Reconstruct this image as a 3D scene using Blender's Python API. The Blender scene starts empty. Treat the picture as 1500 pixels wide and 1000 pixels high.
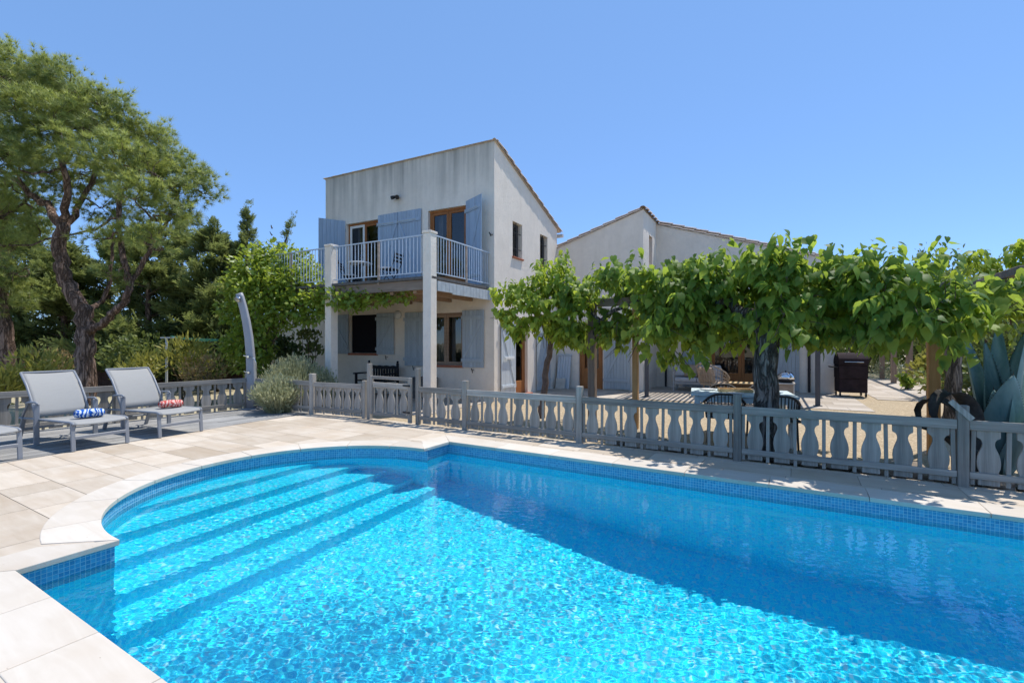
import bpy, bmesh, math, random
import numpy as np
from mathutils import Vector, Matrix
random.seed(7)
rng = np.random.default_rng(11)
sc = bpy.context.scene
COL = sc.collection
R = math.radians
pi = math.pi

# ------------------------------------------------------------------ frames
FPX, CXP, HYP, HCAM = 700.0, 750.0, 502.0, 1.4      # lens in photo pixels, horizon row, eye height

def ground_at(px, py, z=0.0):
    k = (z - HCAM) / ((HYP - py) / FPX)
    return Vector(((px - CXP) / FPX * k, k, z))

def at(px, py, Y):
    return Vector(((px - CXP) / FPX * Y, Y, HCAM + (HYP - py) / FPX * Y))

POOL_A = math.atan2(-700, 1180)                     # pool and fence axis
HOUSE_A = math.atan2(-700, 1310)                    # house axis
HOUSE_O = Vector((-0.459, 12.35, 0.0))
GZ = -0.10                                          # terrace and garden level

def uv(u, v, z=0.0):
    c, s = math.cos(POOL_A), math.sin(POOL_A)
    return Vector((u * c - v * s, u * s + v * c, z))

def to_uv(p):
    c, s = math.cos(POOL_A), math.sin(POOL_A)
    return p[0] * c + p[1] * s, -p[0] * s + p[1] * c

def hs(r, s_, z=0.0):
    c, s = math.cos(HOUSE_A), math.sin(HOUSE_A)
    return Vector((HOUSE_O.x + r * c - s_ * s, HOUSE_O.y + r * s + s_ * c, z))

# ------------------------------------------------------------------ objects
def tag(o, label=None, cat=None, group=None, kind=None):
    if label: o['label'] = label
    if cat: o['category'] = cat
    if group: o['group'] = group
    if kind: o['kind'] = kind
    return o

def thing(name, label, cat, loc=(0, 0, 0), rz=0.0, group=None):
    o = bpy.data.objects.new(name, None)
    COL.objects.link(o)
    o.empty_display_size = 0.2
    o.location = loc
    o.rotation_euler = (0, 0, rz)
    return tag(o, label, cat, group)

def copy_tree(o, parent=None):
    c = o.copy()
    COL.objects.link(c)
    c.parent = parent
    for ch in list(o.children):
        copy_tree(ch, c)
    return c

def link_mesh(name, me, mat, parent=None, smooth=False, bevel=0.0, segs=1):
    o = bpy.data.objects.new(name, me)
    COL.objects.link(o)
    if mat is not None:
        me.materials.append(mat)
    if parent is not None:
        o.parent = parent
    if smooth:
        me.polygons.foreach_set('use_smooth', [True] * len(me.polygons))
    if bevel:
        m = o.modifiers.new('bevel', 'BEVEL')
        m.width = bevel; m.segments = segs; m.limit_method = 'ANGLE'; m.angle_limit = R(40)
    return o

def share(name, src, parent=None):
    o = bpy.data.objects.new(name, src.data)
    COL.objects.link(o)
    o.parent = parent
    for m in src.modifiers:
        n = o.modifiers.new(m.name, m.type)
        if m.type == 'BEVEL':
            n.width = m.width; n.segments = m.segments; n.limit_method = 'ANGLE'; n.angle_limit = m.angle_limit
    return o

class MB:
    """collects shapes into one mesh"""
    def __init__(s):
        s.v = []; s.f = []; s.rnd = []; s.cur = None; s.uv = []
    def add(s, vs, fs):
        b = len(s.v)
        s.v.extend([tuple(p) for p in vs])
        for f in fs:
            s.f.append([b + i for i in f])
            s.rnd.append(s.cur if s.cur is not None else 0.5)
        return s
    def box(s, x0, x1, y0, y1, z0, z1):
        return s.add([(x0,y0,z0),(x1,y0,z0),(x1,y1,z0),(x0,y1,z0),(x0,y0,z1),(x1,y0,z1),(x1,y1,z1),(x0,y1,z1)],
                     [(0,3,2,1),(4,5,6,7),(0,1,5,4),(1,2,6,5),(2,3,7,6),(3,0,4,7)])
    def bar(s, p, q, w, h, up=(0, 0, 1)):
        p = Vector(p); q = Vector(q); d = (q - p).normalized(); up = Vector(up)
        if abs(d.dot(up)) > 0.98: up = Vector((0, 1, 0))
        x = d.cross(up).normalized() * (w / 2); y = x.cross(d).normalized() * (h / 2)
        vs = [p - x - y, p + x - y, p + x + y, p - x + y, q - x - y, q + x - y, q + x + y, q - x + y]
        return s.add(vs, [(0,1,2,3),(7,6,5,4),(0,4,5,1),(1,5,6,2),(2,6,7,3),(3,7,4,0)])
    def tube(s, pts, rad, n=8, cap=True):
        pts = [Vector(p) for p in pts]
        if not hasattr(rad, '__len__'): rad = [rad] * len(pts)
        rings = []; ref = None
        for i, p in enumerate(pts):
            d = (pts[min(i + 1, len(pts) - 1)] - pts[max(i - 1, 0)])
            d = d.normalized() if d.length > 1e-9 else Vector((0, 0, 1))
            if ref is None:
                ref = Vector((1, 0, 0)) if abs(d.x) < 0.9 else Vector((0, 1, 0))
            x = (ref - d * ref.dot(d)).normalized(); y = d.cross(x); ref = x
            rings.append([p + (x * math.cos(2*pi*k/n) + y * math.sin(2*pi*k/n)) * rad[i] for k in range(n)])
        vs = [p for r_ in rings for p in r_]; fs = []
        for i in range(len(pts) - 1):
            for k in range(n):
                a = i*n + k; b = i*n + (k+1) % n
                fs.append((a, b, b + n, a + n))
        if cap:
            fs.append(tuple(range(n - 1, -1, -1))); o = (len(pts) - 1) * n
            fs.append(tuple(range(o, o + n)))
        return s.add(vs, fs)
    def lathe(s, prof, n=16, c=(0, 0, 0)):
        vs = []; fs = []
        for r_, z in prof:
            for k in range(n):
                vs.append((c[0] + r_*math.cos(2*pi*k/n), c[1] + r_*math.sin(2*pi*k/n), c[2] + z))
        for i in range(len(prof) - 1):
            for k in range(n):
                a = i*n + k; b = i*n + (k+1) % n
                fs.append((a, b, b + n, a + n))
        fs.append(tuple(range(n - 1, -1, -1))); o = (len(prof) - 1) * n
        fs.append(tuple(range(o, o + n)))
        return s.add(vs, fs)
    def prism(s, poly, y0, y1, axis='y'):
        """poly in (a,b); extruded along the axis ('y': a=x,b=z ; 'x': a=y,b=z ; 'z': a=x,b=y)"""
        def P(a, b, t):
            return {'y': (a, t, b), 'x': (t, a, b), 'z': (a, b, t)}[axis]
        n = len(poly)
        vs = [P(a, b, y0) for a, b in poly] + [P(a, b, y1) for a, b in poly]
        fs = [tuple(range(n)), tuple(range(2*n - 1, n - 1, -1))]
        for k in range(n):
            fs.append((k, k + n, (k+1) % n + n, (k+1) % n))
        return s.add(vs, fs)
    def build(s, name, mat, parent=None, smooth=False, bevel=0.0, segs=1, fix=True, weld=False):
        me = bpy.data.meshes.new(name)
        me.from_pydata(s.v, [], s.f)
        a = me.attributes.new('rnd', 'FLOAT', 'FACE')
        a.data.foreach_set('value', s.rnd)
        if fix or weld:
            bm = bmesh.new(); bm.from_mesh(me)
            if weld: bmesh.ops.remove_doubles(bm, verts=bm.verts, dist=1e-4)
            if fix: bmesh.ops.recalc_face_normals(bm, faces=bm.faces)
            bm.to_mesh(me); bm.free()
        me.update()
        return link_mesh(name, me, mat, parent, smooth, bevel, segs)

def np_mesh(name, verts, faces, rnd=None, mat=None, parent=None, smooth=False, uvs=None):
    """verts (N,3), faces (M,k) all of one size"""
    me = bpy.data.meshes.new(name)
    nv, (nf, k) = len(verts), faces.shape
    me.vertices.add(nv); me.vertices.foreach_set('co', np.ascontiguousarray(verts, dtype=np.float32).ravel())
    me.loops.add(nf * k); me.loops.foreach_set('vertex_index', np.ascontiguousarray(faces, dtype=np.int32).ravel())
    me.polygons.add(nf)
    me.polygons.foreach_set('loop_start', np.arange(0, nf * k, k, dtype=np.int32))
    me.polygons.foreach_set('loop_total', np.full(nf, k, dtype=np.int32))
    if smooth: me.polygons.foreach_set('use_smooth', np.ones(nf, dtype=bool))
    if rnd is not None:
        a = me.attributes.new('rnd', 'FLOAT', 'FACE')
        a.data.foreach_set('value', np.ascontiguousarray(rnd, dtype=np.float32))
    if uvs is not None:
        l = me.uv_layers.new(name='UVMap')
        l.data.foreach_set('uv', np.ascontiguousarray(uvs, dtype=np.float32).ravel())
    me.update(calc_edges=True)
    return link_mesh(name, me, mat, parent)

def nrm(a):
    return a / np.maximum(np.linalg.norm(a, axis=-1, keepdims=True), 1e-9)

def scatter(name, tmpl, pos, d, n, size, mat, parent=None, width=1.0, smooth=False, tint=None):
    """copies one leaf template (verts, tri faces) to every pos; blade along d, face towards n"""
    tv, tf = tmpl
    N = len(pos)
    Y = nrm(d); X = nrm(np.cross(Y, n)); Z = np.cross(X, Y)
    size = np.broadcast_to(size, (N,))[:, None, None]
    P = (tv[None, :, 0:1] * width * X[:, None, :] + tv[None, :, 1:2] * Y[:, None, :] + tv[None, :, 2:3] * Z[:, None, :]) * size
    P = (P + pos[:, None, :]).reshape(-1, 3)
    Fc = (tf[None] + (np.arange(N) * len(tv))[:, None, None]).reshape(-1, tf.shape[1])
    r_ = rng.random(N) if tint is None else tint
    return np_mesh(name, P, Fc, np.repeat(r_, len(tf)), mat, parent, smooth)

# leaf templates -----------------------------------------------------
def leaf_big():          # heart shaped, pointed, folded along the rib and hanging in a curve
    mid = [(0, 0, 0), (0, .35, .05), (0, .7, .02), (0, 1.05, -.12)]
    wl = [(.22, -.08, .03), (.46, .16, .10), (.40, .48, .07), (.18, .80, -.03)]
    v = mid + [(-x, y, z) for x, y, z in wl] + wl
    L = lambda b: [(0, b, b+1), (0, b+1, 1), (1, b+1, b+2), (1, b+2, 2), (2, b+2, b+3), (2, b+3, 3)]
    f = L(4) + [(a, c, b) for a, b, c in L(8)]
    return np.array(v, float), np.array(f)

def leaf_small():
    v = [(0, 0, 0), (-.3, .35, .08), (0, .4, 0), (.3, .35, .08), (-.2, .75, .04), (.2, .75, .04), (0, 1, -.06)]
    f = [(0, 2, 1), (0, 3, 2), (1, 2, 4), (2, 3, 5), (2, 6, 4), (2, 5, 6)]
    return np.array(v, float), np.array(f)

def leaf_lance():
    v = [(0, 0, 0), (-.13, .4, .03), (.13, .4, .03), (0, .45, 0), (0, 1, -.08)]
    f = [(0, 3, 1), (0, 2, 3), (1, 3, 4), (3, 2, 4)]
    return np.array(v, float), np.array(f)

def needle_tuft(n=22, w=.030):      # a round burst of needles at a shoot tip
    r_ = np.random.default_rng(3); v = []; f = []
    for i in range(n):
        a = 2*pi*i*.618; an = .10 + 1.30*math.sqrt((i + .5)/n) + .2*(r_.random() - .5)
        d = np.array([math.sin(an)*math.cos(a), math.cos(an), math.sin(an)*math.sin(a)])
        b = np.array([0, .25*r_.random() - .1, 0]); s_ = np.array([math.cos(a+1.6), 0, math.sin(a+1.6)]) * w
        L = .62 + .2*r_.random(); k = len(v)
        v += [b - s_, b + s_, b + d*L]; f.append((k, k+1, k+2))
    return np.array(v), np.array(f)

def frond(n=9):          # flat conifer spray
    v = []; f = []; r_ = np.random.default_rng(5)
    for i in range(n):
        t = i / (n - 1); side = -1 if i % 2 else 1
        y = .08 + .72*t; L = .42*(1 - .65*t) + .1*r_.random(); ang = side*(.95 - .5*t)
        dx, dy = math.sin(ang)*L, math.cos(ang)*L
        px_, py_ = -dy*.16, dx*.16
        z = -.10*L + .1*(r_.random() - .5); k = len(v)
        v += [(0, y, 0), (dx*.5+px_, y+dy*.5+py_, z*.4+.03), (dx, y+dy, z), (dx*.5-px_, y+dy*.5-py_, z*.4-.02)]
        f += [(k, k+1, k+2), (k, k+2, k+3)]
    return np.array(v), np.array(f)

LB, LS, LL, NT, FR = leaf_big(), leaf_small(), leaf_lance(), needle_tuft(), frond()

def rand_dirs(n):
    return nrm(rng.normal(size=(n, 3)))
# ------------------------------------------------------------------ materials
class NT_:
    def __init__(s, name):
        s.m = bpy.data.materials.new(name); s.m.use_nodes = True
        s.t = s.m.node_tree; s.t.nodes.clear()
        s.out = s.t.nodes.new('ShaderNodeOutputMaterial')
    def n(s, typ, **kw):
        o = s.t.nodes.new(typ)
        for k, v in kw.items():
            if k.startswith('i_'):
                key = k[2:]; key = int(key) if key.isdigit() else key.replace('_', ' ')
                o.inputs[key].default_value = v
            else: setattr(o, k, v)
        return o
    def l(s, a, b): s.t.links.new(a, b)
    def obj(s): return s.n('ShaderNodeTexCoord').outputs['Object']
    def scaled(s, src, sc_):
        m = s.n('ShaderNodeMapping'); m.inputs['Scale'].default_value = sc_
        s.l(src, m.inputs[0]); return m.outputs[0]
    def noise(s, src, scale, detail=4, rough=.55, dist=0.0):
        o = s.n('ShaderNodeTexNoise'); o.inputs['Scale'].default_value = scale
        o.inputs['Detail'].default_value = detail; o.inputs['Roughness'].default_value = rough
        o.inputs['Distortion'].default_value = dist
        if src is not None: s.l(src, o.inputs['Vector'])
        return o.outputs['Fac']
    def ramp(s, fac, stops, interp='LINEAR'):
        o = s.n('ShaderNodeValToRGB'); e = o.color_ramp.elements; o.color_ramp.interpolation = interp
        while len(e) < len(stops): e.new(.5)
        for el, (p, c) in zip(e, stops):
            el.position = p; el.color = (c, c, c, 1) if not hasattr(c, '__len__') else (*c, 1)
        s.l(fac, o.inputs[0]); return o.outputs[0]
    def mix(s, fac, a, b, blend='MIX'):
        o = s.n('ShaderNodeMix', data_type='RGBA', blend_type=blend)
        for sock, v in ((o.inputs[0], fac), (o.inputs[6], a), (o.inputs[7], b)):
            if hasattr(v, 'is_linked'): s.l(v, sock)
            elif hasattr(v, '__len__'): sock.default_value = (*v, 1)
            else: sock.default_value = v if sock.type == 'VALUE' else (v, v, v, 1)
        return o.outputs[2]
    def math(s, op, a, b=None, c=None, clamp=False):
        o = s.n('ShaderNodeMath', operation=op); o.use_clamp = clamp
        for i, v in enumerate((a, b, c)):
            if v is None: continue
            if hasattr(v, 'is_linked'): s.l(v, o.inputs[i])
            else: o.inputs[i].default_value = v
        return o.outputs[0]
    def attr(s, name):
        return s.n('ShaderNodeAttribute', attribute_name=name).outputs['Fac']
    def objrnd(s): return s.n('ShaderNodeObjectInfo').outputs['Random']
    def bump(s, h, strength, dist=.01):
        o = s.n('ShaderNodeBump'); o.inputs['Strength'].default_value = strength; o.inputs['Distance'].default_value = dist
        s.l(h, o.inputs['Height']); return o.outputs[0]
    def principled(s, col, rough=.7, spec=.3, bump=None, metal=0.0):
        o = s.n('ShaderNodeBsdfPrincipled')
        for sock, v in ((o.inputs['Base Color'], col), (o.inputs['Roughness'], rough), (o.inputs['Metallic'], metal)):
            if hasattr(v, 'is_linked'): s.l(v, sock)
            elif hasattr(v, '__len__'): sock.default_value = (*v, 1)
            else: sock.default_value = v
        o.inputs['Specular IOR Level'].default_value = spec
        if bump is not None: s.l(bump, o.inputs['Normal'])
        s.bs = o
        s.l(o.outputs[0], s.out.inputs[0]); return o
M = {}

def simple(name, col, rough=.6, spec=.3, var=.15, scale=6, bump=0.0, bscale=60, metal=0.0, rnd=0.0):
    t = NT_(name); v = t.obj()
    a = tuple(c * (1 - var) for c in col); b = tuple(min(1, c * (1 + var)) for c in col)
    c = t.mix(t.ramp(t.noise(v, scale, 5), [(.3, 0.), (.7, 1.)]), a, b)
    if rnd:
        c = t.mix(1.0, c, t.ramp(t.attr('rnd'), [(0, 1 - rnd), (1, 1 + rnd)]), 'MULTIPLY')
    bp = t.bump(t.noise(v, bscale, 4), bump, .004) if bump else None
    t.principled(c, rough, spec, bp, metal); M[name] = t.m; return t.m

# rendered walls: grain, faint blotches, rain streaks below the coping of the tall front
def plaster(name, col, streak=False):
    t = NT_(name); v = t.obj()
    c = t.mix(t.ramp(t.noise(v, 1.3, 6, .6), [(.3, 0.), (.75, 1.)]), tuple(x*.90 for x in col), tuple(min(1, x*1.05) for x in col))
    c = t.mix(t.math('MULTIPLY', t.ramp(t.noise(v, 7, 5, .65), [(.48, 0.), (.75, 1.)]), .45), c, tuple(x*.8 for x in col))
    c = t.mix(t.math('MULTIPLY', t.ramp(t.noise(t.scaled(v, (3, 3, .5)), 1.0, 5, .65), [(.52, 0.), (.72, 1.)]), .35), c, tuple(x*y for x, y in zip(col, (.78, .77, .74))))
    if streak:
        sep = t.n('ShaderNodeSeparateXYZ'); t.l(v, sep.inputs[0])
        st = t.ramp(t.noise(t.scaled(v, (4.5, 4.5, .22)), 1.0, 5, .62), [(.38, 0.), (.68, 1.)])
        n2 = t.noise(t.scaled(v, (1.2, 1.2, .5)), 1.0, 3)
        h = t.math('ADD', sep.outputs[2], t.math('MULTIPLY', t.math('SUBTRACT', n2, .5), 1.6))
        top = t.n('ShaderNodeMapRange'); top.inputs[1].default_value = 5.0; top.inputs[2].default_value = 6.7
        t.l(h, top.inputs[0])
        m = t.math('MULTIPLY', st, t.math('MULTIPLY', top.outputs[0], .8), clamp=True)
        c = t.mix(m, c, (.20, .20, .185))
        c = t.mix(t.math('MULTIPLY', top.outputs[0], .42), c, (.30, .29, .26))
    g = t.noise(v, 55, 6, .7); g2 = t.noise(v, 14, 3, .5)
    bp = t.bump(t.math('ADD', g, t.math('MULTIPLY', g2, .8)), .55, .012)
    t.principled(c, .92, .12, bp); M[name] = t.m
plaster('plaster', (.83, .745, .64))
plaster('plaster_front', (.82, .75, .655), True)
plaster('plaster_bounce', (.86, .75, .62))  # wall under the balcony: warm bounce light off the terrace put into its colour

# weathered timber: long grain, per board tint
def timber(name, a, b, rough=.85, axis='z', grain=38, crack=True):
    t = NT_(name); v = t.obj()
    s_ = {'x': (1.2, grain, grain), 'y': (grain, 1.2, grain), 'z': (grain, grain, 1.2)}[axis]
    g = t.noise(t.scaled(v, s_), 1.0, 6, .65, .4)
    big = t.noise(v, 2.2, 4)
    c = t.mix(t.ramp(g, [(.3, 0.), (.72, 1.)]), a, b)
    c = t.mix(t.math('MULTIPLY', t.ramp(big, [(.4, 0.), (.8, 1.)]), .5), c, tuple(x*.62 for x in a))
    if crack:
        c = t.mix(t.math('MULTIPLY', t.ramp(g, [(.22, 1.), (.33, 0.)]), .7), c, tuple(x*.3 for x in a))
    c = t.mix(1.0, c, t.ramp(t.attr('rnd'), [(0, .78), (1, 1.2)]), 'MULTIPLY')
    c = t.mix(1.0, c, t.ramp(t.objrnd(), [(0, .84), (1, 1.14)]), 'MULTIPLY')
    t.principled(c, rough, .2, t.bump(g, .5, .004)); M[name] = t.m
timber('grey_timber', (.215, .20, .178), (.43, .395, .345))
timber('grey_timber_x', (.215, .20, .178), (.43, .395, .345), axis='x')
timber('deck_timber', (.27, .265, .255), (.45, .44, .42), axis='y')
timber('new_timber', (.42, .22, .085), (.58, .34, .15), axis='z', grain=22, crack=False)
timber('old_post', (.20, .14, .10), (.33, .25, .19), axis='z', grain=26)
timber('beam_timber', (.16, .125, .10), (.28, .23, .185), axis='x', grain=26)
timber('joinery', (.27, .105, .035), (.40, .17, .06), axis='z', grain=24, rough=.5, crack=False)
timber('brown_boards', (.26, .175, .12), (.38, .27, .19), axis='x', grain=20)
timber('bench_paint', (.010, .012, .016), (.02, .022, .028), axis='x', rough=.5, crack=False)

def shutter_paint(name, col):
    t = NT_(name); v = t.obj()
    g = t.noise(t.scaled(v, (30, 30, 1.5)), 1.0, 5, .6)
    w = t.noise(v, 7, 6, .7)
    c = t.mix(t.ramp(g, [(.3, 0.), (.7, 1.)]), tuple(x*.86 for x in col), tuple(x*1.08 for x in col))
    c = t.mix(t.math('MULTIPLY', t.ramp(w, [(.60, 0.), (.72, 1.)]), .35), c, (.50, .50, .48))
    c = t.mix(1.0, c, t.ramp(t.attr('rnd'), [(0, .9), (1, 1.08)]), 'MULTIPLY')
    t.principled(c, .6, .3, t.bump(g, .25, .003)); M[name] = t.m
shutter_paint('shutter_blue', (.33, .42, .53))
shutter_paint('shutter_grey', (.40, .45, .48))
shutter_paint('shutter_pale', (.55, .59, .62))

# travertine: per slab tint, veins, small pits
def travertine(name, a, b, c_):
    t = NT_(name); v = t.obj(); r_ = t.attr('rnd')
    off = t.n('ShaderNodeVectorMath', operation='ADD'); t.l(v, off.inputs[0])
    cmb = t.n('ShaderNodeCombineXYZ'); t.l(t.math('MULTIPLY', r_, 37.), cmb.inputs[0]); t.l(t.math('MULTIPLY', r_, 91.), cmb.inputs[1])
    t.l(cmb.outputs[0], off.inputs[1]); p = off.outputs[0]
    vein = t.noise(t.scaled(p, (1.6, 9, 1)), 1.0, 6, .6, .8)
    cloud = t.noise(p, 1.7, 4)
    col = t.mix(t.ramp(vein, [(.32, 0.), (.68, 1.)]), a, b)
    col = t.mix(t.math('MULTIPLY', t.ramp(cloud, [(.42, 0.), (.75, 1.)]), .65), col, c_)
    pit = t.n('ShaderNodeTexVoronoi'); pit.inputs['Scale'].default_value = 16; t.l(t.scaled(p, (1, 2.4, 1)), pit.inputs['Vector'])
    pm = t.math('MULTIPLY', t.ramp(pit.outputs['Distance'], [(.06, 1.), (.13, 0.)]), t.ramp(t.noise(p, 3.1, 2), [(.58, 0.), (.66, 1.)]))
    col = t.mix(t.math('MULTIPLY', pm, .55), col, (.26, .20, .14))
    col = t.mix(1.0, col, t.ramp(r_, [(0, (.80, .77, .73)), (.5, (.96, .95, .94)), (1, (1.08, 1.08, 1.08))]), 'MULTIPLY')
    stain = t.noise(v, .9, 5, .6)
    col = t.mix(t.math('MULTIPLY', t.ramp(stain, [(.5, 0.), (.8, 1.)]), .35), col, (.40, .34, .27))
    h = t.math('SUBTRACT', t.math('MULTIPLY', vein, .4), pm)
    t.principled(col, .7, .3, t.bump(h, .35, .004)); M[name] = t.m
travertine('travertine', (.50, .425, .335), (.60, .53, .44), (.45, .345, .24))
travertine('coping_stone', (.54, .485, .41), (.61, .56, .49), (.50, .42, .33))
travertine('terrace_stone', (.42, .36, .295), (.50, .44, .37), (.37, .31, .24))
simple('mortar', (.27, .235, .20), .95, .1, .2, 30)
simple('stone_edge', (.55, .50, .43), .9, .15, .15, 8)

# glass mosaic, laid out in metres by its UV map
def mosaic(name, cols, grout, size=.028, spark=True):
    t = NT_(name)
    u = t.n('ShaderNodeUVMap'); u.uv_map = 'UVMap'
    s_ = t.n('ShaderNodeVectorMath', operation='SCALE'); s_.inputs['Scale'].default_value = 1/size; t.l(u.outputs[0], s_.inputs[0])
    fl = t.n('ShaderNodeVectorMath', operation='FLOOR'); t.l(s_.outputs[0], fl.inputs[0])
    fr = t.n('ShaderNodeVectorMath', operation='FRACTION'); t.l(s_.outputs[0], fr.inputs[0])
    wn = t.n('ShaderNodeTexWhiteNoise', noise_dimensions='2D'); t.l(fl.outputs[0], wn.inputs['Vector'])
    sep = t.n('ShaderNodeSeparateXYZ'); t.l(fr.outputs[0], sep.inputs[0])
    def edge(o):
        d = t.math('ABSOLUTE', t.math('SUBTRACT', o, .5)); return t.math('GREATER_THAN', d, .5 - .055)
    g = t.math('MAXIMUM', edge(sep.outputs[0]), edge(sep.outputs[1]))
    n = len(cols)
    c = t.ramp(wn.outputs['Value'], [(i / n, x) for i, x in enumerate(cols)], 'CONSTANT')
    wear = t.noise(u.outputs[0], 3.0, 4)
    c = t.mix(t.math('MULTIPLY', t.ramp(wear, [(.4, 0.), (.8, 1.)]), .25), c, cols[0])
    c = t.mix(g, c, grout)
    r_ = t.mix(g, .12, .8)
    t.principled(c, r_, .5); M[name] = t.m
mosaic('pool_mosaic',
       [(.012, .70, .95), (.02, .76, .96), (.01, .64, .93), (.03, .82, .97), (.012, .74, .95), (.05, .84, .96), (.01, .68, .94), (.02, .78, .97), (.16, .70, .93), (.01, .60, .92), (.02, .76, .96), (.015, .72, .95), (.30, .74, .90), (.012, .66, .94)],
       (.08, .80, .95))
mosaic('waterline_mosaic', [(.06, .27, .46), (.08, .32, .52), (.055, .24, .43), (.10, .36, .55), (.07, .30, .50), (.05, .25, .46)], (.42, .58, .64))

def water():
    t = NT_('pool_water'); v = t.obj()
    o = t.n('ShaderNodeBsdfRefraction'); o.inputs['IOR'].default_value = 1.333; o.inputs['Roughness'].default_value = 0
    g = t.n('ShaderNodeBsdfGlass'); g.inputs['IOR'].default_value = 1.333; g.inputs['Roughness'].default_value = 0
    g.inputs['Color'].default_value = (.97, 1, 1, 1)
    t.l(g.outputs[0], t.out.inputs[0]); M['pool_water'] = t.m
water()

def glass():
    t = NT_('window_glass')
    f = t.n('ShaderNodeFresnel'); f.inputs['IOR'].default_value = 1.6
    a = t.n('ShaderNodeBsdfTransparent'); a.inputs['Color'].default_value = (.45, .47, .48, 1)
    b = t.n('ShaderNodeBsdfGlossy'); b.inputs['Roughness'].default_value = .015
    v = t.obj(); t.l(t.bump(t.noise(v, 1.7, 2), .05, .02), b.inputs['Normal'])
    fac = t.math('MULTIPLY_ADD', f.outputs[0], .8, .05, clamp=True)
    m = t.n('ShaderNodeMixShader'); t.l(fac, m.inputs[0]); t.l(a.outputs[0], m.inputs[1]); t.l(b.outputs[0], m.inputs[2])
    t.l(m.outputs[0], t.out.inputs[0]); M['window_glass'] = t.m
glass()

def leaf(name, a, b, trans, rough=.45, spec=.4, tw=.35):
    t = NT_(name); r_ = t.attr('rnd')
    c = t.ramp(r_, [(0, a), (.6, tuple((x+y)/2 for x, y in zip(a, b))), (1, b)])
    pr = t.n('ShaderNodeBsdfPrincipled'); t.l(c, pr.inputs['Base Color'])
    pr.inputs['Roughness'].default_value = rough; pr.inputs['Specular IOR Level'].default_value = spec
    tr = t.n('ShaderNodeBsdfTranslucent')
    t.l(t.mix(1.0, t.ramp(r_, [(0, .75), (1, 1.2)]), trans, 'MULTIPLY'), tr.inputs['Color'])
    m = t.n('ShaderNodeMixShader'); m.inputs[0].default_value = tw
    t.l(pr.outputs[0], m.inputs[1]); t.l(tr.outputs[0], m.inputs[2]); t.l(m.outputs[0], t.out.inputs[0])
    M[name] = t.m
leaf('mulberry_leaf', (.055, .118, .026), (.20, .28, .052), (.50, .64, .08), .52, .20, .42)
leaf('young_leaf', (.14, .22, .025), (.28, .36, .05), (.55, .66, .07), .5, .25, .42)
leaf('vine_leaf', (.12, .20, .025), (.27, .35, .055), (.50, .60, .07), .4, .45, .38)
leaf('pine_needle', (.095, .145, .042), (.31, .355, .10), (.44, .49, .11), .5, .35, .38)
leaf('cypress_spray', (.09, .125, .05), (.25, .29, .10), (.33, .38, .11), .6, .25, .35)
leaf('hedge_leaf', (.09, .125, .04), (.21, .25, .08), (.30, .36, .08), .5, .35, .3)
leaf('yellow_leaf', (.16, .18, .035), (.34, .30, .07), (.46, .44, .08), .5, .3, .35)
leaf('dry_leaf', (.22, .15, .07), (.40, .29, .13), (.35, .25, .1), .7, .2, .25)
leaf('lavender_stem', (.31, .33, .18), (.60, .58, .37), (.42, .43, .24), .8, .1, .3)
leaf('dark_shrub', (.045, .075, .028), (.11, .155, .05), (.17, .23, .05), .5, .3, .3)

def bark(name, a, b, sx=11, sz=2.2):
    t = NT_(name); v = t.obj()
    n1 = t.noise(t.scaled(v, (sx, sx, sz)), 1.0, 5, .6, .7)
    e = t.ramp(t.math('ABSOLUTE', t.math('SUBTRACT', n1, .5)), [(.0, 0.), (.10, 1.)])
    g = t.noise(t.scaled(v, (26, 26, 9)), 1, 5, .65); big = t.noise(v, 1.6, 4)
    c = t.mix(t.ramp(g, [(.3, 0.), (.7, 1.)]), a, b)
    c = t.mix(t.math('MULTIPLY', t.ramp(big, [(.4, 0.), (.7, 1.)]), .4), c, tuple(x*.7 for x in a))
    c = t.mix(e, tuple(x*.38 for x in a), c)
    h = t.math('ADD', e, t.math('MULTIPLY', g, .5))
    t.principled(c, .95, .1, t.bump(h, 1.0, .025)); M[name] = t.m
bark('pine_bark', (.21, .14, .11), (.40, .285, .225))
bark('mulberry_bark', (.14, .125, .11), (.30, .27, .24), 16, 3.0)
simple('twig', (.12, .09, .06), .9, .1, .3, 20)
simple('young_bark', (.16, .11, .085), .8, .2, .3, 14, .3)

def ground_mats():
    t = NT_('gravel'); v = t.obj()
    vo = t.n('ShaderNodeTexVoronoi'); vo.inputs['Scale'].default_value = 42; t.l(v, vo.inputs['Vector'])
    big = t.noise(v, .8, 5)
    c = t.mix(t.ramp(t.noise(v, 30, 4), [(.3, 0.), (.7, 1.)]), (.36, .27, .17), (.53, .43, .295))
    cc = t.n('ShaderNodeSeparateXYZ'); t.l(vo.outputs['Color'], cc.inputs[0])
    c = t.mix(1.0, c, t.ramp(cc.outputs[0], [(0, .72), (1, 1.15)]), 'MULTIPLY')
    c = t.mix(t.math('MULTIPLY', t.ramp(big, [(.45, 0.), (.7, 1.)]), .5), c, (.38, .31, .21))
    t.principled(c, .95, .1, t.bump(vo.outputs['Distance'], .8, .012)); M['gravel'] = t.m
    t = NT_('earth'); v = t.obj()
    c = t.mix(t.ramp(t.noise(v, .35, 6), [(.35, 0.), (.65, 1.)]), (.36, .30, .20), (.44, .40, .25))
    c = t.mix(t.math('MULTIPLY', t.ramp(t.noise(v, 9, 5), [(.4, 0.), (.7, 1.)]), .6), c, (.48, .42, .30))
    t.principled(c, .95, .1, t.bump(t.noise(v, 25, 5), .8, .03)); M['earth'] = t.m
ground_mats()

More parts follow.
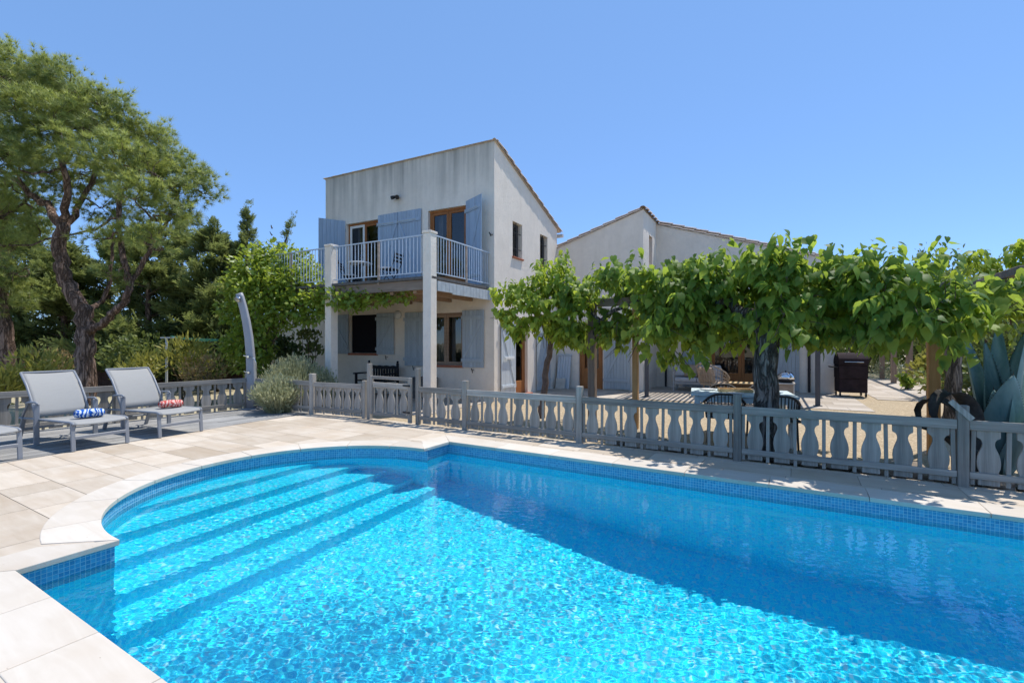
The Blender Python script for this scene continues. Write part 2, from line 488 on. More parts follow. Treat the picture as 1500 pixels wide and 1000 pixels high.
def tiles():
    t = NT_('roof_tile'); v = t.obj(); r_ = t.attr('rnd')
    c = t.ramp(r_, [(0, (.44, .32, .24)), (.4, (.52, .41, .33)), (.75, (.58, .49, .41)), (1, (.46, .38, .31))])
    c = t.mix(t.math('MULTIPLY', t.ramp(t.noise(v, 5, 6, .65), [(.42, 0.), (.7, 1.)]), .6), c, (.50, .44, .36))
    c = t.mix(t.math('MULTIPLY', t.ramp(t.noise(v, 19, 4), [(.55, 0.), (.7, 1.)]), .6), c, (.16, .13, .10))
    t.principled(c, .9, .15, t.bump(t.noise(v, 40, 4), .3, .006)); M['roof_tile'] = t.m
tiles()
simple('terracotta', (.36, .13, .075), .8, .2, .2, 12)
simple('rail_paint', (.50, .575, .66), .5, .35, .08, 9)
simple('rust_paint', (.38, .30, .24), .8, .2, .25, 14)
simple('lounger_frame', (.235, .25, .275), .42, .4, .06, 5)
simple('shower_alu', (.30, .31, .335), .42, .4, .06, 4)
simple('chrome', (.75, .76, .78), .12, .5, .03, 3, metal=1.0)
simple('black_iron', (.018, .018, .02), .55, .35, .2, 20)
simple('pergola_metal', (.075, .075, .085), .55, .35, .1, 8)
simple('white_frame', (.74, .74, .72), .5, .3, .04, 4)
simple('curtain', (.50, .50, .48), .95, .1, .1, 5)
simple('interior', (.20, .18, .165), .95, .1, .15, 2)
simple('screen_mesh', (.012, .011, .013), .8, .1, .2, 80)
simple('wall_lamp', (.62, .61, .58), .5, .3, .05, 5)
simple('wicker', (.40, .31, .225), .8, .2, .3, 40, .5, 60)
simple('dark_wicker', (.045, .038, .034), .6, .3, .3, 60, .5, 90)
simple('sofa_frame', (.36, .35, .34), .5, .3, .06, 6)
simple('cushion_pale', (.52, .50, .49), .95, .1, .08, 12, .3, 200)
simple('cushion_tan', (.40, .30, .22), .95, .1, .15, 12, .3, 200)
simple('cushion_navy', (.05, .06, .11), .95, .1, .15, 12, .3, 200)
simple('table_paint', (.60, .69, .70), .4, .4, .12, 7)
simple('grill_cover', (.03, .02, .022), .85, .15, .35, 5, .6, 18)
simple('tray_wood', (.56, .39, .20), .6, .3, .2, 18)
simple('wine_glass_dark', (.012, .016, .018), .1, .6, .1, 5)
simple('green_cord', (.045, .24, .17), .6, .3, .1, 10)
simple('screen_reed', (.13, .075, .055), .95, .1, .4, 26, .6, 60)
simple('plate', (.78, .78, .76), .25, .5, .03, 5)
simple('fascia_tile', (.42, .45, .46), .6, .3, .12, 8)
simple('shade_board', (.12, .115, .11), .9, .1, .25, 10)
simple('plastic_grey', (.50, .53, .56), .45, .35, .06, 6)

def sling():
    t = NT_('sling'); v = t.obj()
    w1 = t.noise(t.scaled(v, (260, 8, 260)), 1, 2); w2 = t.noise(t.scaled(v, (8, 260, 260)), 1, 2)
    c = t.mix(t.math('MULTIPLY', t.math('ADD', w1, w2), .5), (.25, .25, .24), (.38, .378, .365))
    t.principled(c, .75, .25, t.bump(t.math('ADD', w1, w2), .3, .002)); M['sling'] = t.m
sling()

def towel(name, a, b):
    t = NT_(name); v = t.obj()
    w = t.n('ShaderNodeTexWave', wave_type='BANDS', bands_direction='Y'); w.inputs['Scale'].default_value = 7.5
    w.inputs['Distortion'].default_value = 9; w.inputs['Detail'].default_value = 2; w.inputs['Detail Scale'].default_value = 1.6
    t.l(v, w.inputs['Vector'])
    c = t.mix(t.ramp(w.outputs['Fac'], [(.52, 0.), (.62, 1.)]), a, b)
    t.principled(c, .95, .1, t.bump(t.noise(v, 220, 3), .6, .004)); M[name] = t.m
towel('towel_blue', (.015, .10, .42), (.62, .70, .78))
towel('towel_red', (.50, .085, .075), (.70, .44, .38))

def agave():
    t = NT_('agave'); v = t.obj(); r_ = t.attr('rnd')
    n = t.noise(t.scaled(v, (3, 3, 1.2)), 1.5, 5, .6, .6)
    c = t.mix(t.ramp(n, [(.3, 0.), (.7, 1.)]), (.09, .18, .18), (.26, .38, .365))
    c = t.mix(t.math('MULTIPLY', t.ramp(t.noise(t.scaled(v, (14, 14, 3)), 1, 4), [(.55, 0.), (.75, 1.)]), .3), c, (.34, .42, .40))
    c = t.mix(1.0, c, t.ramp(r_, [(0, .8), (1, 1.15)]), 'MULTIPLY')
    t.principled(c, .55, .3, t.bump(n, .2, .01)); M['agave'] = t.m
agave()
simple('agave_dead', (.055, .05, .045), .9, .15, .5, 9, .8, 30)
simple('agave_spine', (.10, .07, .05), .7, .2, .2, 10)

simple('soil', (.10, .078, .058), .95, .1, .5, 14, 1.0, 40)
simple('rock', (.30, .25, .20), .95, .1, .35, 7, .8, 14)
EXPOSURE = 1.25
# ------------------------------------------------------------------ pool outline (pool frame)
U0, U1, V0, V1 = -4.16, 4.6, 0.95, 5.40
AC, AR = (-4.18, 3.17), 1.69
WZ = -0.150
def outline(o=0.0, n=48):
    """closed outline, grown outwards by o"""
    a0 = -pi/2; pts = [(U1 + o, V0 - o), (U0 - o, V0 - o)]
    vn = AC[1] - AR
    pts.append((U0 - o, vn - o))
    for i in range(n + 1):
        a = -pi/2 - pi * i / n
        x, y = AC[0] + (AR + o) * math.cos(a), AC[1] + (AR + o) * math.sin(a)
        if o > 0 and x > U0 - o: y = (vn - o) if y < AC[1] else (AC[1] + AR + o); x = U0 - o
        pts.append((x, y))
    pts += [(U0 - .08 - o, AC[1] + AR + o), (U0 - .10 - o, V1 + o), (U1 + o, V1 + o)]
    out = []
    for p in pts:
        if not out or math.hypot(p[0] - out[-1][0], p[1] - out[-1][1]) > 1e-4: out.append(p)
    return out

def inside(poly, x, y):
    """vectorised point in polygon"""
    x = np.asarray(x); y = np.asarray(y); c = np.zeros(x.shape, bool); n = len(poly)
    for i in range(n):
        (x0, y0), (x1, y1) = poly[i], poly[(i + 1) % n]
        if y0 == y1: continue
        t = ((y0 > y) != (y1 > y)) & (x < (x1 - x0) * (y - y0) / (y1 - y0) + x0)
        c ^= t
    return c

OL = outline(0.0)
def structure(o, name=None):
    o['kind'] = 'structure'; return o
def in_pool_frame(o):
    o.rotation_euler = (0, 0, POOL_A); return o

# ground: one sheet with the pool and its deck cut out, out to the horizon
FV = 6.36                                            # fence line
mb = MB()
xs = [-600, -60, -8.7, 5.6, 60, 600]; ys = [-600, -60, -7.0, 5.9, 60, 600]
for i in range(5):
    for j in range(5):
        if i == 2 and j == 2: continue
        mb.add([(xs[i], ys[j], GZ-.012), (xs[i+1], ys[j], GZ-.012), (xs[i+1], ys[j+1], GZ-.012), (xs[i], ys[j+1], GZ-.012)], [(0, 1, 2, 3)])
structure(in_pool_frame(mb.build('ground', M['earth'], weld=True)))

# dark planting soil along the back of the fence
mb = MB(); g = GZ - .002
mb.add([(-4.4, 6.38, g), (7.0, 6.36, g), (7.0, 7.25, g), (3.0, 7.1, g), (.6, 7.0, g), (-1.5, 6.85, g), (-4.4, 6.6, g)], [(0, 1, 2, 3, 4, 5, 6)])
structure(in_pool_frame(mb.build('planting_soil', M['soil'])))
# gravel yard behind the fence
mb = MB(); g = GZ - .006
mb.add([(-9.2, 6.5, g), (7.5, 6.3, g), (12, 24, g), (-4, 24, g), (-10, 11, g)], [(0, 1, 2, 3, 4)])
structure(in_pool_frame(mb.build('gravel', M['gravel'])))

# paving slabs in a random bond, laid up to the coping
slabs = []
v = -6.2; k = 0
rr = random.Random(4)
VE = 6.33
while v < VE:
    h = min(rr.choice([.40, .40, .60]), VE - v)
    if VE - v - h < .12: h = VE - v
    u = -8.35 + rr.random() * .3
    while u < 6.6:
        w = rr.choice([.4, .6, .6, .8, .9])
        slabs.append((u, min(u + w, 6.6), v, v + h)); u += w
    v += h
clear = outline(0.12)
mb = MB()
for (a, b, c, d) in slabs:
    mb.cur = rr.random()
    a += .0025; b -= .0025; c += .0025; d -= .0025
    # deck boundary runs at a slight angle on the left
    du = lambda vv: -7.97 + (vv - 1.75) * (-.42 / 4.13)
    near = (b > -6.3 and a < 5 and d > .5 and c < 5.8)
    nu, nv = (max(1, int((b - a) / .08)), max(1, int((d - c) / .08))) if near else (1, 1)
    for i in range(nu):
        for j in range(nv):
            x0, x1 = a + (b - a) * i / nu, a + (b - a) * (i + 1) / nu
            y0, y1 = c + (d - c) * j / nv, c + (d - c) * (j + 1) / nv
            if near and inside(clear, (x0 + x1) / 2, (y0 + y1) / 2): continue
            q = [(x0, y0), (x1, y0), (x1, y1), (x0, y1)]
            if x0 < -7.6:
                q = [(max(x, du(y)), y) for x, y in q]
                if q[1][0] - q[0][0] < .01 and q[2][0] - q[3][0] < .01: continue
            mb.add([(x, y, -.004) for x, y in q], [(0, 1, 2, 3)])
paving = structure(in_pool_frame(mb.build('paving', M['travertine'], weld=False)))
# mortar bed under the slabs, with a front edge to the garden
mb = MB()
for i in range(0, 150):
    for j in range(0, 126):
        x0, y0 = -8.5 + .1 * i, -6.2 + .1 * j
        if inside(clear, x0 + .05, y0 + .05): continue
        y1 = min(y0 + .1, VE)
        if y1 <= y0: continue
        mb.add([(x0, y0, -.010), (x0 + .1, y0, -.010), (x0 + .1, y1, -.010), (x0, y1, -.010)], [(0, 1, 2, 3)])
mb.add([(-8.5, VE, -.010), (6.5, VE, -.010), (6.5, VE, -.25), (-8.5, VE, -.25)], [(0, 1, 2, 3)])
structure(in_pool_frame(mb.build('paving_bed', M['mortar'], weld=True)))

# coping: slabs of stone with a rounded nose along the pool edge
IN, OUT = outline(-0.022), outline(.32)
def resample(poly):
    pass
mb = MB()
def coping_piece(ins, outs):
    mb.cur = .35 + .65 * rr.random()
    n = len(ins); vs = []
    for (a, b) in zip(ins, outs):
        vs += [(a[0], a[1], -.040), (a[0], a[1], 0.001), (b[0], b[1], 0.001), (b[0], b[1], -.040)]
    fs = []
    for i in range(n - 1):
        for k in range(4):
            fs.append((4*i + k, 4*i + (k+1) % 4, 4*i + 4 + (k+1) % 4, 4*i + 4 + k))
    fs.append((0, 1, 2, 3)); o = 4 * (n - 1); fs.append((o+3, o+2, o+1, o))
    mb.add(vs, fs)
def lerp2(a, b, t): return (a[0] + (b[0] - a[0]) * t, a[1] + (b[1] - a[1]) * t)
W_, G_ = .32, .002
def straight(p, q, n, nin, e0=0.0, e1=0.0, f0=0.0, f1=0.0):
    """slabs between p and q (pool edge), outwards along nin; e0/e1 lengthen the outer side (mitre)"""
    L = math.hypot(q[0]-p[0], q[1]-p[1]); d = ((q[0]-p[0])/L, (q[1]-p[1])/L); cnt = max(1, round(L / n))
    for i in range(cnt):
        t0, t1 = L*i/cnt + (G_ if i else -f0), L*(i+1)/cnt - (G_ if i < cnt-1 else -f1)
        a = (p[0]+d[0]*t0 - nin[0]*.022, p[1]+d[1]*t0 - nin[1]*.022); b = (p[0]+d[0]*t1 - nin[0]*.022, p[1]+d[1]*t1 - nin[1]*.022)
        o0 = (t0 + f0 + G_ - e0 if i == 0 else t0); o1 = (t1 - f1 - G_ + e1 if i == cnt-1 else t1)
        c = (p[0]+d[0]*o0 + nin[0]*W_, p[1]+d[1]*o0 + nin[1]*W_); e = (p[0]+d[0]*o1 + nin[0]*W_, p[1]+d[1]*o1 + nin[1]*W_)
        coping_piece([a, b], [c, e])
vn, vf = AC[1] - AR, AC[1] + AR
straight((U1, V0), (U0, V0), .62, (0, -1), 0, W_, 0, -.024)
straight((U0, V0), (U0, vn), .62, (-1, 0), W_, -W_, -.024, .020)
am = math.asin(W_ / (AR + W_)) + .012
def arc_pt(a, r_): return (AC[0] + r_*math.cos(a), AC[1] + r_*math.sin(a))
NA = 9
for i in range(NA):
    a0 = -pi/2 - pi*i/NA; a1 = -pi/2 - pi*(i+1)/NA; ins = []; outs = []
    for j in range(7):
        a = a0 + (a1 - a0) * (j/6)
        a += (-.0015 if j == 0 else .0015 if j == 6 else 0)
        b = min(max(a, -3*pi/2 + am), -pi/2 - am)
        ins.append(arc_pt(a, AR - .022)); outs.append(arc_pt(b, AR + W_))
    if i == 0: ins[0] = (U0 + .022, vn + .022)
    if i == NA - 1: ins[-1] = (U0 - .09 + .022, vf - .022)
    coping_piece(ins, outs)
straight((U0 - .09, vf), (U0 - .09, V1), .62, (-1, 0), -W_, W_, .020, -.024)
straight((U0 - .09, V1), (U1, V1), .78, (0, 1), W_, 0, -.024, 0)
cop = structure(in_pool_frame(mb.build('pool_coping', M['coping_stone'], bevel=.012, segs=2)))

# pool basin: mosaic walls, steps and a floor that deepens
UVS = []; pv = []; pf = []; pm = []
def quad(p, uvq, mi=0):
    b = len(pv); pv.extend(p); pf.append([b, b+1, b+2, b+3]); UVS.extend(uvq); pm.append(mi)
STEP_U = [-5.52, -5.14, -4.78, -4.41, -4.06]
STEP_Z = [-.37, -.60, -.83, -1.06, -1.28]
def floor_z(u):
    return -1.54 - .35 * min(1, max(0, (u - STEP_U[-1]) / 2.6))
FLOORZ = -2.6
per = 0.0
ol = outline(0.0, 64)
for i in range(len(ol)):
    p, q = ol[i], ol[(i + 1) % len(ol)]; L = math.hypot(q[0]-p[0], q[1]-p[1])
    n = max(1, int(L / .5))
    for k in range(n):
        a, b = lerp2(p, q, k/n), lerp2(p, q, (k+1)/n); u0, u1 = per + L*k/n, per + L*(k+1)/n
        quad([(*a, -.268), (*b, -.268), (*b, -.035), (*a, -.035)], [(u0, -.268), (u1, -.268), (u1, -.035), (u0, -.035)], 1)
        quad([(*a, FLOORZ), (*b, FLOORZ), (*b, -.268), (*a, -.268)], [(u0, FLOORZ), (u1, FLOORZ), (u1, -.268), (u0, -.268)], 0)
    per += L
me_walls = None
# floor strips and steps span the full width; what lies past the wall is hidden behind it
vlo, vhi = AC[1] - AR - .02, AC[1] + AR + .02
edges = [-5.9] + STEP_U
for i in range(5):
    a, b = edges[i], edges[i+1]; z = STEP_Z[i]
    lo, hi = (vlo, vhi) if b < -4.0 else (V0, V1)
    if i == 4: lo, hi = vlo, vhi
    quad([(a, lo, z), (b, lo, z), (b, hi, z), (a, hi, z)], [(a, lo), (b, lo), (b, hi), (a, hi)])
    z2 = STEP_Z[i+1] if i < 4 else floor_z(b)
    quad([(b, lo, z2), (b, hi, z2), (b, hi, z), (b, lo, z)], [(lo, z2), (hi, z2), (hi, z), (lo, z)])
for lo in (vlo, vhi):                                # cheeks of the lowest step in front of the notch
    quad([(U0-.1, lo, -1.75), (STEP_U[-1], lo, -1.75), (STEP_U[-1], lo, STEP_Z[4]), (U0-.1, lo, STEP_Z[4])],
         [(U0, -1.75), (STEP_U[-1], -1.75), (STEP_U[-1], STEP_Z[4]), (U0, STEP_Z[4])])
fu = [-4.3, STEP_U[-1]] + [STEP_U[-1] + 2.6 * t / 8 for t in range(1, 9)] + [U1 + .02]
for a, b in zip(fu[:-1], fu[1:]):
    quad([(a, V0-.02, floor_z(a)), (b, V0-.02, floor_z(b)), (b, V1+.02, floor_z(b)), (a, V1+.02, floor_z(a))],
         [(a, V0), (b, V0), (b, V1), (a, V1)])
pool = np_mesh('pool_basin', np.array(pv), np.array(pf), None, None, None, uvs=np.array(UVS))
pool.data.materials.append(M['pool_mosaic']); pool.data.materials.append(M['waterline_mosaic'])
pool.data.polygons.foreach_set('material_index', pm)
structure(in_pool_frame(pool))

# water surface with real ripples
gx = np.arange(-5.94, U1 + .03, .0085); gy = np.arange(V0 - .03, V1 + .05, .0085)
X, Y = np.meshgrid(gx, gy, indexing='ij')
Z = np.zeros_like(X)
wr = np.random.default_rng(21)
for i in range(60):
    lam = math.exp(wr.uniform(math.log(.03), math.log(.125))); a = wr.uniform(0, 2*pi)
    if wr.random() < .55: a = 2.2 + wr.normal() * .5
    kx, ky = 2*pi/lam*math.cos(a), 2*pi/lam*math.sin(a)
    amp = .000125 * (lam / .2) ** 1.0
    Z += amp * np.sin(kx*X + ky*Y + wr.uniform(0, 2*pi) + .8*np.sin(.9*X*math.sin(a) + 1.1*Y*math.cos(a) + i))
calm = .55 + .45 * np.clip((5.6 - Y) / 3.0, 0, 1)     # stiller in the lee of the fence
gust = .85 + .35*np.sin(1.1*X + .7*Y + .6*np.sin(1.7*Y)) * np.sin(.9*Y - .5*X + 1.3) + .18*np.sin(2.7*X - 1.9*Y + 2.0)
Z = Z * np.clip(gust, .35, 1.35)
for i in range(7):                                    # slow swell that bends the step lines
    lam = wr.uniform(.45, 1.0); a = wr.uniform(0, 2*pi)
    Z += .00045 * lam * np.sin(2*pi/lam*(math.cos(a)*X + math.sin(a)*Y) + wr.uniform(0, 6))
Z = WZ + Z * calm
nx, ny = X.shape
idx = np.arange(nx * ny).reshape(nx, ny)
fc = np.stack([idx[:-1, :-1], idx[1:, :-1], idx[1:, 1:], idx[:-1, 1:]], -1).reshape(-1, 4)
cx_ = ((X[:-1, :-1] + X[1:, 1:]) / 2).ravel(); cy_ = ((Y[:-1, :-1] + Y[1:, 1:]) / 2).ravel()
fc = fc[inside(outline(.02), cx_, cy_)]
water_o = np_mesh('water', np.stack([X, Y, Z], -1).reshape(-1, 3), fc, None, M['pool_water'], smooth=True)
structure(in_pool_frame(water_o))
water_o.cycles.is_caustics_caster = True
pool.cycles.is_caustics_receiver = True

# timber deck below the loungers
mb = MB()
w = .118
du = lambda vv: -7.97 + (vv - 1.75) * (-.42 / 4.13)
i = 0; rr = random.Random(9)
bu = lambda vv: -10.55 + (vv - 2.5) * (.48 / 3.45)     # back edge
ub = -11.2
while ub < -7.3:
    v0 = -3.0
    while v0 < 6.25:
        v1 = min(v0 + rr.choice([1.6, 2.0, 2.4]), 6.25)
        mb.cur = rr.random()
        pts = []
        sub = 6
        for k in range(sub):
            a, b = v0 + (v1 - v0)*k/sub + (.002 if k == 0 else 0), v0 + (v1 - v0)*(k+1)/sub - (.002 if k == sub-1 else 0)
            xa0, xa1 = max(ub, bu(a)), min(ub + w, du(a) - .006); xb0, xb1 = max(ub, bu(b)), min(ub + w, du(b) - .006)
            if xa1 - xa0 < .005 or xb1 - xb0 < .005: continue
            mb.add([(xa0, a, -.03), (xa1, a, -.03), (xb1, b, -.03), (xb0, b, -.03), (xa0, a, .0), (xa1, a, .0), (xb1, b, .0), (xb0, b, .0)],
                   [(0,3,2,1), (4,5,6,7), (0,1,5,4), (1,2,6,5), (2,3,7,6), (3,0,4,7)])
        v0 = v1
    ub += w + .008
structure(in_pool_frame(mb.build('deck', M['deck_timber'])))
mb = MB(); mb.add([(bu(-3), -3, -.034), (du(-3), -3, -.034), (du(6.3), 6.25, -.034), (bu(6.3), 6.25, -.034)], [(0, 1, 2, 3)])
structure(in_pool_frame(mb.build('deck_bed', M['shade_board'])))

# stone terrace in front of the house (house frame: x along the front, y away)
rr = random.Random(12)
def house_sheet(name, regions, mat, z):
    mb = MB()
    for (x0, x1, y0, y1) in regions:
        y = y0
        while y < y1 - .02:
            h = min(rr.choice([.4, .5, .6]), y1 - y); x = x0
            if y1 - y - h < .15: h = y1 - y
            while x < x1 - .02:
                wd = min(rr.choice([.4, .6, .8]), x1 - x)
                if x1 - x - wd < .15: wd = x1 - x
                mb.cur = rr.random()
                p = [hs(x + .003, y + .003, z), hs(x + wd - .003, y + .003, z), hs(x + wd - .003, y + h - .003, z), hs(x + .003, y + h - .003, z)]
                mb.add(p, [(0, 1, 2, 3)]); x += wd
            y += h
    return structure(mb.build(name, mat))
house_sheet('terrace', [(-6.6, 0.0, -2.9, 0.0), (0.0, 2.86, 1.2, 4.18), (2.86, 8.3, 2.2, 6.18)], M['terrace_stone'], GZ + .004)
house_sheet('path', [(8.8, 13.2, 5.0, 14.0)], M['terrace_stone'], GZ + .004)
mb = MB()
for (x0, x1, y0, y1) in [(-6.6, 0.0, -2.9, 0.0), (0.0, 2.86, 1.2, 4.18), (2.86, 8.3, 2.2, 6.18), (8.8, 13.2, 5.0, 14.0)]:
    mb.add([hs(x0, y0, GZ), hs(x1, y0, GZ), hs(x1, y1, GZ), hs(x0, y1, GZ)], [(0, 1, 2, 3)])
structure(mb.build('terrace_bed', M['mortar']))
# ------------------------------------------------------------------ house (local x along the front, y away, z up)
house = thing('house', 'white rendered house with blue shutters, balcony on pillars and a lower gabled wing', 'house', HOUSE_O, HOUSE_A)

def wall(mb, axis, off, a0, a1, z0, z1, holes, depth=.20, inward=1, top=None):
    """wall skin on a plane with openings and their reveals. axis 'y': plane y=off, a=x ; axis 'x': plane x=off, a=y"""
    P = (lambda a, z, d=0: (a, off + d, z)) if axis == 'y' else (lambda a, z, d=0: (off + d, a, z))
    A = sorted({a0, a1, *[h[0] for h in holes], *[h[1] for h in holes]}); Z = sorted({z0, z1, *[h[2] for h in holes], *[h[3] for h in holes]})
    A = [a for a in A if a0 <= a <= a1]; Z = [z for z in Z if z0 <= z <= z1]
    for i in range(len(A) - 1):
        for j in range(len(Z) - 1):
            m = ((A[i] + A[i+1]) / 2, (Z[j] + Z[j+1]) / 2)
            if any(h[0] < m[0] < h[1] and h[2] < m[1] < h[3] for h in holes): continue
            mb.add([P(A[i], Z[j]), P(A[i+1], Z[j]), P(A[i+1], Z[j+1]), P(A[i], Z[j+1])], [(0, 1, 2, 3)])
    if top is not None:                                # sloped head: z at a0 and a1
        mb.add([P(a0, z1), P(a1, z1), P(a1, top[1]), P(a0, top[0])], [(0, 1, 2, 3)])
    dd = depth * inward
    for h in holes:
        p = [(h[0], h[2]), (h[1], h[2]), (h[1], h[3]), (h[0], h[3])]
        for k in range(4):
            a, b = p[k], p[(k + 1) % 4]
            mb.add([P(*a), P(*b), P(*b, dd), P(*a, dd)], [(0, 1, 2, 3)])

TW, TD, TZ, EZ = 6.24, 4.18, 6.62, 5.20                # tall block: width, depth, front height, eaves height
WR_ = 7.98
FL = 2.84                                              # balcony floor
door_a = (-5.32, -3.97, FL + .06, 5.08); door_b = (-2.14, -.86, FL + .06, 5.08)
win_a = (-5.15, -4.03, 1.09, 2.25); win_b = (-2.20, -.97, .80, 2.22)
sw1 = (1.01, 1.60, 3.80, 4.78); sw2 = (2.82, 3.39, 3.80, 4.78); sdoor = (1.14, 1.95, GZ, 2.05)
mb = MB(); wall(mb, 'y', 0, -TW, 0, 2.60, TZ, [door_a, door_b]); mb.build('upper_front_wall', M['plaster_front'], house, fix=False)
mb = MB(); wall(mb, 'y', 0, -TW, 0, GZ, 2.60, [win_a, win_b]); mb.build('lower_front_wall', M['plaster_bounce'], house, fix=False)
mb = MB()
wall(mb, 'x', 0, 0, TD, GZ, EZ, [sw1, sw2, sdoor], inward=-1)
mb.add([(0, 0, EZ), (0, TD, EZ), (0, 0, TZ)], [(0, 1, 2)])
mb.build('side_wall', M['plaster'], house, fix=False)
mb = MB()
mb.add([(-TW, 0, GZ), (-TW, TD, GZ), (-TW, TD, EZ), (-TW, 0, TZ)], [(0, 1, 2, 3)])
mb.add([(-TW, TD, GZ), (0, TD, GZ), (0, TD, EZ), (-TW, TD, EZ)], [(0, 1, 2, 3)])
mb.build('back_wall', M['plaster'], house, fix=False)
mb = MB(); wall(mb, 'y', .03, -9.0, -TW - .003, GZ, 2.32, [])
mb.add([(-9.0, .03, 2.32), (-TW - .003, .03, 2.32), (-TW - .003, 3.4, 2.32), (-9.0, 3.4, 2.32)], [(0, 1, 2, 3)])
mb.add([(-9.0, .03, GZ), (-9.0, 3.4, GZ), (-9.0, 3.4, 2.32), (-9.0, .03, 2.32)], [(0, 1, 2, 3)])
mb.build('low_annexe_wall', M['plaster'], house, fix=False)
# floors and back partitions indoors, so that the panes look into rooms
for nm, b in (('inner_floor', (-TW + .02, -.02, .22, TD - .02, 2.62, 2.82)), ('inner_floor', (-TW + .02, -.02, .22, TD - .02, GZ - .04, GZ + .02)),
              ('inner_partition', (-TW + .02, -.22, 3.0, 3.1, GZ + .03, 2.6)), ('inner_partition', (-TW + .02, -.22, 2.6, 2.7, 2.83, 5.1)),
              ('inner_partition', (-3.2, -3.1, .22, 2.59, 2.83, 5.6)), ('inner_partition', (.2, WR_ - .2, 8.78, 8.88, GZ, 3.4)),
              ('inner_partition', (.2, 2.7, 5.78, 5.88, GZ, 3.4)), ('inner_floor', (.2, WR_ - .2, 6.39, 12.8, GZ - .04, GZ + .01))):
    mb = MB(); mb.box(*b); mb.build(nm, M['interior'], house)

# wing: gabled, ridge over x=RX ; left half further forward than the right half
RX, W1Y, W2Y, RZ, WR = 2.86, 4.18, 6.18, 5.50, 7.98
z1l, z2r = 4.57, 3.84
wdoor = (.77, 1.58, GZ, 2.05); fdoor = (4.56, 6.42, GZ + .02, 2.05); slit = (5.00, 5.50, 3.70, 4.88)
mb = MB(); wall(mb, 'y', W1Y, .002, RX, GZ, z1l, [wdoor]); mb.add([(.002, W1Y, z1l), (RX, W1Y, z1l), (RX, W1Y, RZ)], [(0, 1, 2)])
mb.build('wing_left_wall', M['plaster'], house, fix=False)
mb = MB(); wall(mb, 'x', RX, W1Y, W2Y + .3, GZ, RZ, [slit], inward=-1); mb.build('wing_return_wall', M['plaster'], house, fix=False)
mb = MB(); wall(mb, 'y', W2Y, RX, WR, GZ, z2r, [fdoor]); mb.add([(RX, W2Y, z2r), (WR, W2Y, z2r), (RX, W2Y, RZ - .03)], [(0, 1, 2)])
mb.build('wing_right_wall', M['plaster'], house, fix=False)
mb = MB()
mb.add([(WR, W2Y, GZ), (WR, 13, GZ), (WR, 13, z2r), (WR, W2Y, z2r)], [(0, 1, 2, 3)])
mb.add([(0, 13, GZ), (WR, 13, GZ), (WR, 13, z2r), (RX, 13, RZ - .03), (0, 13, z1l)], [(0, 1, 2, 3, 4)])
mb.add([(0, W1Y, GZ), (0, 13, GZ), (0, 13, z1l), (0, W1Y, z1l)], [(0, 1, 2, 3)])
mb.build('wing_back_wall', M['plaster'], house, fix=False)

# roofs: rows of barrel tiles running down the slope, verge tiles along the gable edges
def barrel(mb, p, q, r, up, seg=.40, n=6):
    """a run of overlapping half round tiles from p (low) to q (high)"""
    p = Vector(p); q = Vector(q); d = q - p; L = d.length; d.normalize(); up = Vector(up)
    x = d.cross(up).normalized(); up = x.cross(d).normalized(); cnt = max(1, round(L / seg))
    for i in range(cnt):
        mb.cur = rr.random()
        a = p + d * (L*i/cnt - .03); b = p + d * (L*(i+1)/cnt + .03)
        ra, rb = r*1.08, r*.86; la = .022
        vs = []; 
        for c, R_, lift in ((a, ra, la), (b, rb, 0)):
            for k in range(n + 1):
                t = pi * k / n
                vs.append(c + x * R_ * math.cos(t) + up * (R_ * .72 * math.sin(t) + lift))
            for k in range(n, -1, -1):
                t = pi * k / n
                vs.append(c + x * (R_ - .014) * math.cos(t) + up * ((R_ - .014) * .72 * math.sin(t) + lift))
        m = 2 * (n + 1)
        fs = [(k, (k+1) % m, (k+1) % m + m, k + m) for k in range(m)]
        fs += [tuple(range(m)), tuple(range(2*m - 1, m - 1, -1))]
        mb.add(vs, fs)
rr = random.Random(31)
mb = MB()
sl = (EZ - TZ) / TD
mb.add([(-TW - .04, -.06, TZ + .02 - .06*sl*0), (.05, -.06, TZ + .02), (.05, TD + .25, EZ + .02 + .25*sl), (-TW - .04, TD + .25, EZ + .02 + .25*sl)], [(0, 1, 2, 3)])
x = -TW
while x < .02:
    barrel(mb, (x, TD + .28, EZ + .05 + .28*sl), (x, .16, TZ + .045 + .16*sl), .09, (0, 0, 1)); x += .215
tall_roof = mb.build('tall_roof', M['roof_tile'], house, fix=False)
mb = MB(); barrel(mb, (.02, TD + .22, EZ + .015 + .22*sl), (.02, -.02, TZ + .015), .055, (0, 0, 1)); mb.build('verge_tiles', M['roof_tile'], tall_roof, fix=False)
mb = MB(); barrel(mb, (-TW - .05, .02, TZ + .0), (.07, .02, TZ - .015), .055, (0, 0, 1), seg=.42); mb.build('top_edge_tiles', M['roof_tile'], tall_roof, fix=False)
mb = MB(); mb.tube([(-TW, TD + .30, EZ - .06 + .3*sl), (.10, TD + .30, EZ - .06 + .3*sl)], .062, 10); mb.build('gutter', M['plastic_grey'], tall_roof)
mb = MB(); d1 = (RZ - z1l) / RX
mb.add([(-.02, W1Y - .03, z1l + .02), (RX + .02, W1Y - .03, RZ + .02), (RX + .02, 13.2, RZ + .02), (-.02, 13.2, z1l + .02)], [(0, 1, 2, 3)])
y = W1Y + .08
while y < 9:
    barrel(mb, (-.0, y, z1l + .05), (RX - .02, y, RZ + .05), .09, (0, 0, 1)); y += .215
wroof = mb.build('wing_left_roof', M['roof_tile'], house, fix=False)
mb = MB(); barrel(mb, (.03, W1Y - .0, z1l - .01), (RX - .05, W1Y - .0, RZ - .01), .055, (0, 0, 1)); mb.build('verge_tiles', M['roof_tile'], wroof, fix=False)
